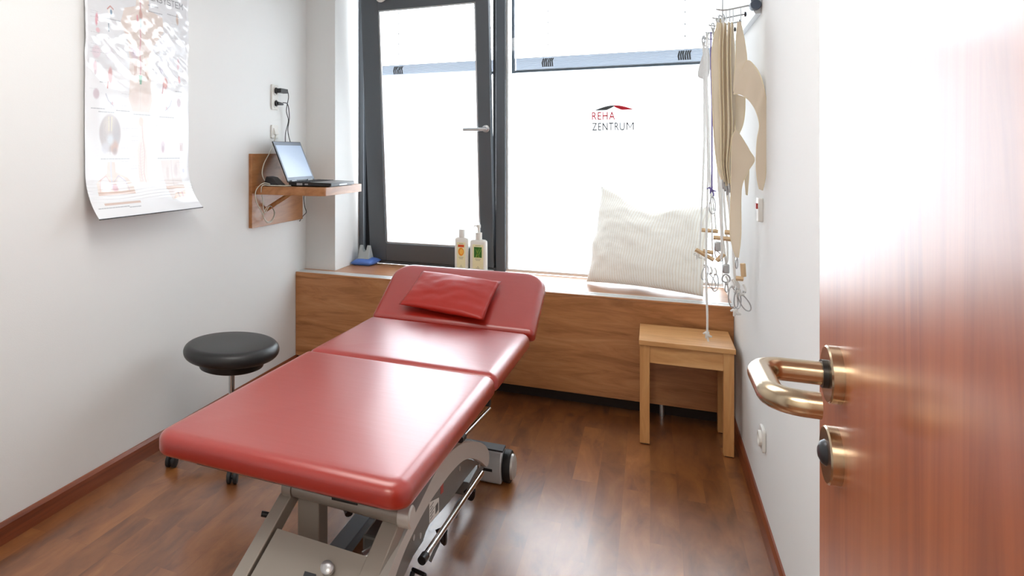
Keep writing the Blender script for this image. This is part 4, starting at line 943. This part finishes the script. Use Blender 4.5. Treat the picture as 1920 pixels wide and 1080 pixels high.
# broad slings
def sling(name, label, bands, ring=None, bottom=None):
    root = thing(name, bands[0][0][0], label, 'sling', 'broad beige slings by the wall')
    for L, Rr, th in bands:
        MB().ribbon(L, Rr, th, 7).build('sling_band', BEIGE2, root, angle=50)
        MB().tube(smooth(L, 7), .0022, 6).tube(smooth(Rr, 7), .0022, 6).build('sling_piping', BEIGEE, root)
    mb = MB()
    if ring: hookring(mb, *ring)
    if bottom: carabiner(mb, bottom, .04, .016, rot=R(60))
    if ring or bottom: mb.build('sling_ring', ZINC, root)
sling('wide_sling', 'broad beige sling arching out to the wall from the strap bunch', [
    ([(0.3, 3.08, 1.855), (0.295, 3.07, 1.797), (0.292, 3.05, 1.715), (0.286, 3.03, 1.653), (0.282, 3.02, 1.588)], [(0.309, 3.08, 1.858), (0.32, 3.07, 1.786), (0.326, 3.05, 1.717), (0.321, 3.03, 1.695), (0.306, 3.02, 1.651)], 0.004),
    ([(0.281, 3.02, 1.58), (0.3, 3.01, 1.579), (0.316, 3.0, 1.567), (0.331, 2.97, 1.544), (0.343, 2.93, 1.508), (0.353, 2.93, 1.459), (0.346, 2.93, 1.408), (0.343, 2.93, 1.333), (0.346, 2.93, 1.269), (0.353, 2.93, 1.231)], [(0.309, 3.02, 1.67), (0.324, 3.01, 1.7), (0.343, 3.0, 1.682), (0.356, 2.97, 1.649), (0.364, 2.93, 1.601), (0.374, 2.93, 1.525), (0.375, 2.93, 1.43), (0.373, 2.93, 1.335), (0.369, 2.93, 1.269), (0.361, 2.93, 1.227)], 0.004),
    ], (0.31, 3.08), None)
sling('wide_sling', 'broad beige sling with a pointed fold, hanging lowest beside the bunch', [
    ([(0.291, 3.12, 1.59), (0.295, 3.12, 1.538), (0.293, 3.1, 1.486), (0.292, 3.07, 1.443)], [(0.328, 3.12, 1.574), (0.327, 3.12, 1.517), (0.318, 3.1, 1.466), (0.302, 3.07, 1.43)], 0.003),
    ([(0.289, 3.04, 1.446), (0.28, 3.04, 1.418), (0.277, 3.04, 1.374), (0.276, 3.04, 1.294), (0.275, 3.04, 1.228), (0.274, 3.04, 1.174), (0.272, 3.04, 1.066), (0.28, 3.04, 1.01), (0.291, 3.04, 0.971)], [(0.294, 3.04, 1.444), (0.313, 3.04, 1.41), (0.334, 3.04, 1.368), (0.349, 3.04, 1.334), (0.33, 3.04, 1.295), (0.311, 3.04, 1.245), (0.306, 3.04, 1.185), (0.306, 3.04, 1.055), (0.298, 3.04, 0.969)], 0.004),
    ], None, (0.293, 3.04, 0.949))
sling('narrow_sling', 'short beige sling end showing behind the pointed fold', [
    ([(0.344, 3.25, 1.332), (0.344, 3.25, 1.29), (0.342, 3.25, 1.258), (0.346, 3.25, 1.194)], [(0.355, 3.25, 1.332), (0.355, 3.25, 1.29), (0.353, 3.25, 1.248), (0.349, 3.25, 1.192)], 0.003),
    ], None, None)

# ropes
def rope_set(label, hook, paths, r, toggles=(), carabs=(), pulleys=(), knots=(), rings=()):
    p0 = Vector(paths[0][0]); y = hy[hook] if abs(p0.y-hy[hook]) < .06 else p0.y
    root = thing('exercise_rope', tuple(p0), label, 'rope', 'ropes hanging from the wall rail')
    m = PURPLE if 'purple' in label else (BEIGEE if 'cream' in label else ROPE)
    for P in paths: MB().tube(smooth(P, 8), r, 10).build('rope_strand', m, root)
    mb = MB()
    for P in paths: carabiner(mb, (P[0][0], P[0][1], (P[0][2]+HZ)/2), max(abs(HZ-P[0][2])+.016, .03), .015, rot=R(40), r=.0016)
    mb.build('top_hook', ZINC, root)
    for a, b_ in toggles:
        a, b_ = Vector(a), Vector(b_); a.y -= .012; b_.y -= .012
        MB().tube([a, b_], .0115, 4, sx=.9).build('wooden_toggle', TOGGLE, root, bevel=.002, smooth_=False)
    for c, h, w_, tl in carabs:
        mb = carabiner(MB(), c, h, w_, rot=R(20), tilt=tl, r=.0024)
        mb.tube([(c[0]-.006, c[1], c[2]+h*.5), (c[0]+.006, c[1], c[2]+h*.5)], .005, 8); mb.build('snap_hook', ZINC, root)
        MB().tube(smooth([(c[0], c[1], c[2]+h*.45), (c[0]+.005, c[1], c[2]+h*.45+.015), (c[0]-.003, c[1], c[2]+h*.45+.035)], 4), r, 8).build('rope_end', m, root)
    for c in pulleys:
        MB().box((c[0]-.013, c[1]-.009, c[2]-.020), (c[0]+.013, c[1]+.009, c[2]+.020)).build('pulley_block', ZINC, root, bevel=.006, bseg=3)
    for c in rings: carabiner(MB(), c, .034, .030, rot=R(10), r=.0032).build('steel_ring', ZINC, root)
    for c in knots:
        c = Vector(c); mb = MB().tube([c+Vector((-.017, 0, .004)), c+Vector((-.008, .003, .010)), c+Vector((.008, -.003, -.004)), c+Vector((.018, 0, -.006))], [r*.8, r*1.5, r*1.5, r*.8], 10)
        mb.tube([c+Vector((-.006, 0, -.016)), c+Vector((0, 0, 0)), c+Vector((.004, 0, .016))], [r*.7, r*1.9, r*.9], 10); mb.build('knot', m, root)
    return root
def webbing(L, Rr):
    root = thing('webbing_loop', tuple(L[0]), 'short white webbing pouch on the farthest wall hook', 'strap')
    MB().ribbon(L, Rr, .004).build('webbing_band', WEBW, root)
    mb = MB(); carabiner(mb, (L[0][0]+.004, L[0][1], (L[0][2]+HZ)/2+.002), abs(HZ-L[0][2])+.02, .022, rot=R(30)); mb.build('top_hook', ZINC, root)
def tape(L, Rr):
    root = thing('yellow_strap', tuple(L[0]), 'short yellow strap end showing between the beige straps', 'strap')
    MB().ribbon(L, Rr, .003).build('strap_band', YELLOW, root)
    x, y, z = L[0]; MB().tube([(x+.004, y, z), (x+.006, hy[1]-.02, HZ-.03), (x+.006, hy[1], HZ+.004)], .0016, 8).build('strap_cord', ROPE, root)
rope_set('long white rope ending in a knot just above the beech side table', 3, [[(0.236, 3.65, 1.908), (0.233, 3.65, 1.791), (0.236, 3.65, 1.572), (0.238, 3.65, 1.255), (0.233, 3.65, 1.012), (0.231, 3.65, 0.793), (0.236, 3.65, 0.623), (0.236, 3.65, 0.533), (0.24, 3.65, 0.501)]], 0.0046, toggles=[], carabs=[], pulleys=[], knots=[(0.236, 3.65, 0.53)], rings=[])
rope_set('white looped rope with long wooden toggle at its foot, nearest the window', 4, [[(0.23, 3.84, 1.896), (0.237, 3.84, 1.686), (0.239, 3.84, 1.455), (0.23, 3.84, 1.198), (0.223, 3.84, 1.07), (0.225, 3.84, 0.988)], [(0.232, 3.84, 1.891), (0.252, 3.84, 1.583), (0.261, 3.84, 1.25), (0.279, 3.84, 1.072), (0.284, 3.84, 0.99)]], 0.0036, toggles=[((0.221, 3.84, 0.991), (0.293, 3.84, 0.987))], carabs=[], pulleys=[], knots=[(0.207, 3.84, 0.868)], rings=[])
rope_set('white rope holding the steeply tilted wooden toggle above two snap hooks', 4, [[(0.23, 3.8, 1.88), (0.232, 3.8, 1.479), (0.223, 3.8, 1.124), (0.214, 3.8, 0.895)], [(0.232, 3.8, 1.88), (0.245, 3.8, 1.454), (0.263, 3.8, 1.074), (0.267, 3.8, 0.862)]], 0.0036, toggles=[((0.196, 3.8, 0.901), (0.272, 3.8, 0.855)), ((0.227, 3.8, 0.895), (0.27, 3.8, 0.89))], carabs=[((0.236, 3.8, 0.792), 0.07, 0.026, -0.25), ((0.261, 3.8, 0.753), 0.075, 0.03, 0.35), ((0.279, 3.8, 0.747), 0.08, 0.028, -0.1)], pulleys=[], knots=[(0.207, 3.8, 0.866)], rings=[])
rope_set('white rope with small pulley block and ring hanging over the bench', 2, [[(0.243, 3.45, 1.899), (0.271, 3.45, 1.65), (0.275, 3.45, 1.33), (0.275, 3.45, 1.148), (0.281, 3.45, 1.011), (0.293, 3.45, 0.886)], [(0.245, 3.45, 1.892), (0.287, 3.45, 1.558), (0.285, 3.45, 1.194), (0.299, 3.45, 0.944), (0.293, 3.45, 0.884)]], 0.0042, toggles=[((0.245, 3.45, 0.999), (0.312, 3.45, 0.994)), ((0.257, 3.45, 0.898), (0.285, 3.45, 0.931))], carabs=[((0.295, 3.45, 0.784), 0.035, 0.012, 0.0), ((0.265, 3.45, 0.919), 0.05, 0.022, 0.5)], pulleys=[(0.293, 3.45, 0.866)], knots=[], rings=[(0.293, 3.45, 0.825)])
rope_set('thick white rope running down to the snap hooks nearest the right wall', 1, [[(0.247, 3.27, 1.904), (0.245, 3.27, 1.635), (0.251, 3.27, 1.267), (0.257, 3.27, 1.159), (0.262, 3.27, 1.029), (0.264, 3.27, 0.964), (0.26, 3.27, 0.929)], [(0.268, 3.27, 1.903), (0.279, 3.27, 1.548), (0.281, 3.27, 1.267), (0.298, 3.27, 1.074), (0.305, 3.27, 0.945), (0.309, 3.27, 0.859), (0.324, 3.27, 0.807)]], 0.0048, toggles=[((0.311, 3.27, 0.858), (0.337, 3.27, 0.857)), ((0.335, 3.27, 0.919), (0.338, 3.27, 0.866))], carabs=[((0.302, 3.27, 0.777), 0.088, 0.034, 0.15), ((0.318, 3.27, 0.774), 0.08, 0.026, 0.0), ((0.341, 3.27, 0.763), 0.082, 0.03, 0.55)], pulleys=[], knots=[(0.311, 3.27, 0.718), (0.322, 3.27, 0.796)], rings=[])
rope_set('purple cord with snap hook hanging in front of the window', 2, [[(0.24, 3.5, 1.889), (0.24, 3.5, 1.749), (0.244, 3.5, 1.563), (0.244, 3.5, 1.376), (0.244, 3.5, 1.206)]], 0.003, toggles=[], carabs=[((0.246, 3.5, 1.132), 0.074, 0.026, 0.0)], pulleys=[], knots=[(0.242, 3.5, 1.199)], rings=[])
rope_set('thin cream cord with wooden toggle end close behind the beige straps', 1, [[(0.259, 3.3, 1.909), (0.27, 3.3, 1.593), (0.278, 3.3, 1.266), (0.293, 3.3, 1.114), (0.299, 3.3, 1.036)], [(0.261, 3.3, 1.908), (0.301, 3.3, 1.245), (0.299, 3.3, 1.036)]], 0.0028, toggles=[((0.274, 3.3, 1.038), (0.297, 3.3, 1.037))], carabs=[], pulleys=[(0.251, 3.3, 0.977)], knots=[], rings=[])
webbing([(0.243, 3.84, 1.875), (0.223, 3.84, 1.815), (0.207, 3.84, 1.738), (0.225, 3.84, 1.717)], [(0.252, 3.84, 1.874), (0.261, 3.84, 1.8), (0.257, 3.84, 1.736), (0.243, 3.84, 1.711)])
tape([(0.262, 3.2, 1.364), (0.266, 3.2, 1.333), (0.266, 3.2, 1.237)], [(0.268, 3.2, 1.364), (0.273, 3.2, 1.333), (0.273, 3.2, 1.238)])

# white pull switch on the right wall
ps = thing('pull_switch', (XR, 3.03, 1.11), 'small white call switch with red button on the right wall', 'switch')
MB().prism(rrect(3.002, 1.108, 3.050, 1.195, .006, 4), lambda a, q: (XR, a, q), lambda a, q: (XR-.016, a, q)).build('switch_body', WHITEP, ps, bevel=.002)
MB().box((XR-.021, 3.012, 1.155), (XR-.015, 3.040, 1.175)).build('red_button', REDP, ps, bevel=.001, smooth_=False)

# ------------------------------------------------------------------ the open door
XD = .1650
door = thing('door_1', (XD, 0, 0), None, None, kind='structure')
MB().box((XD, .005, .008), (XD+.042, .915, 2.05)).build('door_leaf', DOORW, door, bevel=.003, bseg=2, smooth_=False)
MB().box((XD+.006, .9145, 1.02), (XD+.030, .9175, 1.24)).build('lock_plate', STEEL, door, smooth_=False)
hy_, hz_ = .8275, 1.1451
hd = MB().lathe([(0, 0), (.0275, 0), (.0275, -.0088), (.0262, -.0102), (0, -.0102)][::-1], (XD, hy_, hz_), 'x', 56).build('handle_rose', STEEL, door)
MB().lathe([(0, -.0142), (.0135, -.0142), (.0135, -.0102), (0, -.0102)], (XD, hy_, hz_), 'x', 32).build('handle_collar', BLACKP, hd)
xg = .0975
pts = [(XD-.0140, hy_, hz_)]+[(.135, hy_, hz_), (.118, hy_, hz_)]
for k in range(1, 9):
    a = R(90*k/8); pts.append((.118-(.118-xg)*math.sin(a), hy_-.025*(1-math.cos(a)), hz_))
pts += [(xg, .770, hz_), (xg, .745, hz_)]
for k in range(1, 9):
    a = R(90*k/8); pts.append((xg+.024*(1-math.cos(a)), .745-.024*math.sin(a), hz_))
pts += [(.124, .721, hz_), (.131, .721, hz_)]
MB().tube(pts, .0112, 28).build('door_handle', STEEL, door, angle=50)
kz = 1.0652
kr = MB().lathe([(0, -.0102), (.0262, -.0102), (.0275, -.0088), (.0275, 0), (0, 0)], (XD, hy_+.004, kz), 'x', 56).build('key_rose', STEEL, door)
MB().lathe([(0, -.0165), (.005, -.016), (.0105, -.0135), (.0125, -.0102), (0, -.0102)], (XD, hy_+.004, kz+.002), 'x', 32).build('thumb_turn', DARKMET, kr)

# ------------------------------------------------------------------ corridor lamp and added fill panel
def ceiling_panel(x, y, sx_, sy_, m, label):
    r_ = thing('unseen_ceiling_light', (x, y, ZC-.06), label, 'lamp')
    MB().box((x-sx_/2, y-sy_/2, ZC-.05), (x+sx_/2, y+sy_/2, ZC)).build('lamp_housing', WHITEP, r_, smooth_=False)
    MB().box((x-sx_/2+.02, y-sy_/2+.02, ZC-.056), (x+sx_/2-.02, y+sy_/2-.02, ZC-.05)).build('lamp_diffuser', mat('lamp_diffuser', (1, .97, .93, 1), .5, emit=.45), r_, smooth_=False)
ceiling_panel(-.85, 1.6, 1.2, .94, None, 'unseen flat white panel added as fill light above the couch')  # added glowing panel, carries the room's fill light
ceiling_panel(-.4, -.9, .95, .95, None, 'square white ceiling light in the corridor behind the doorway')
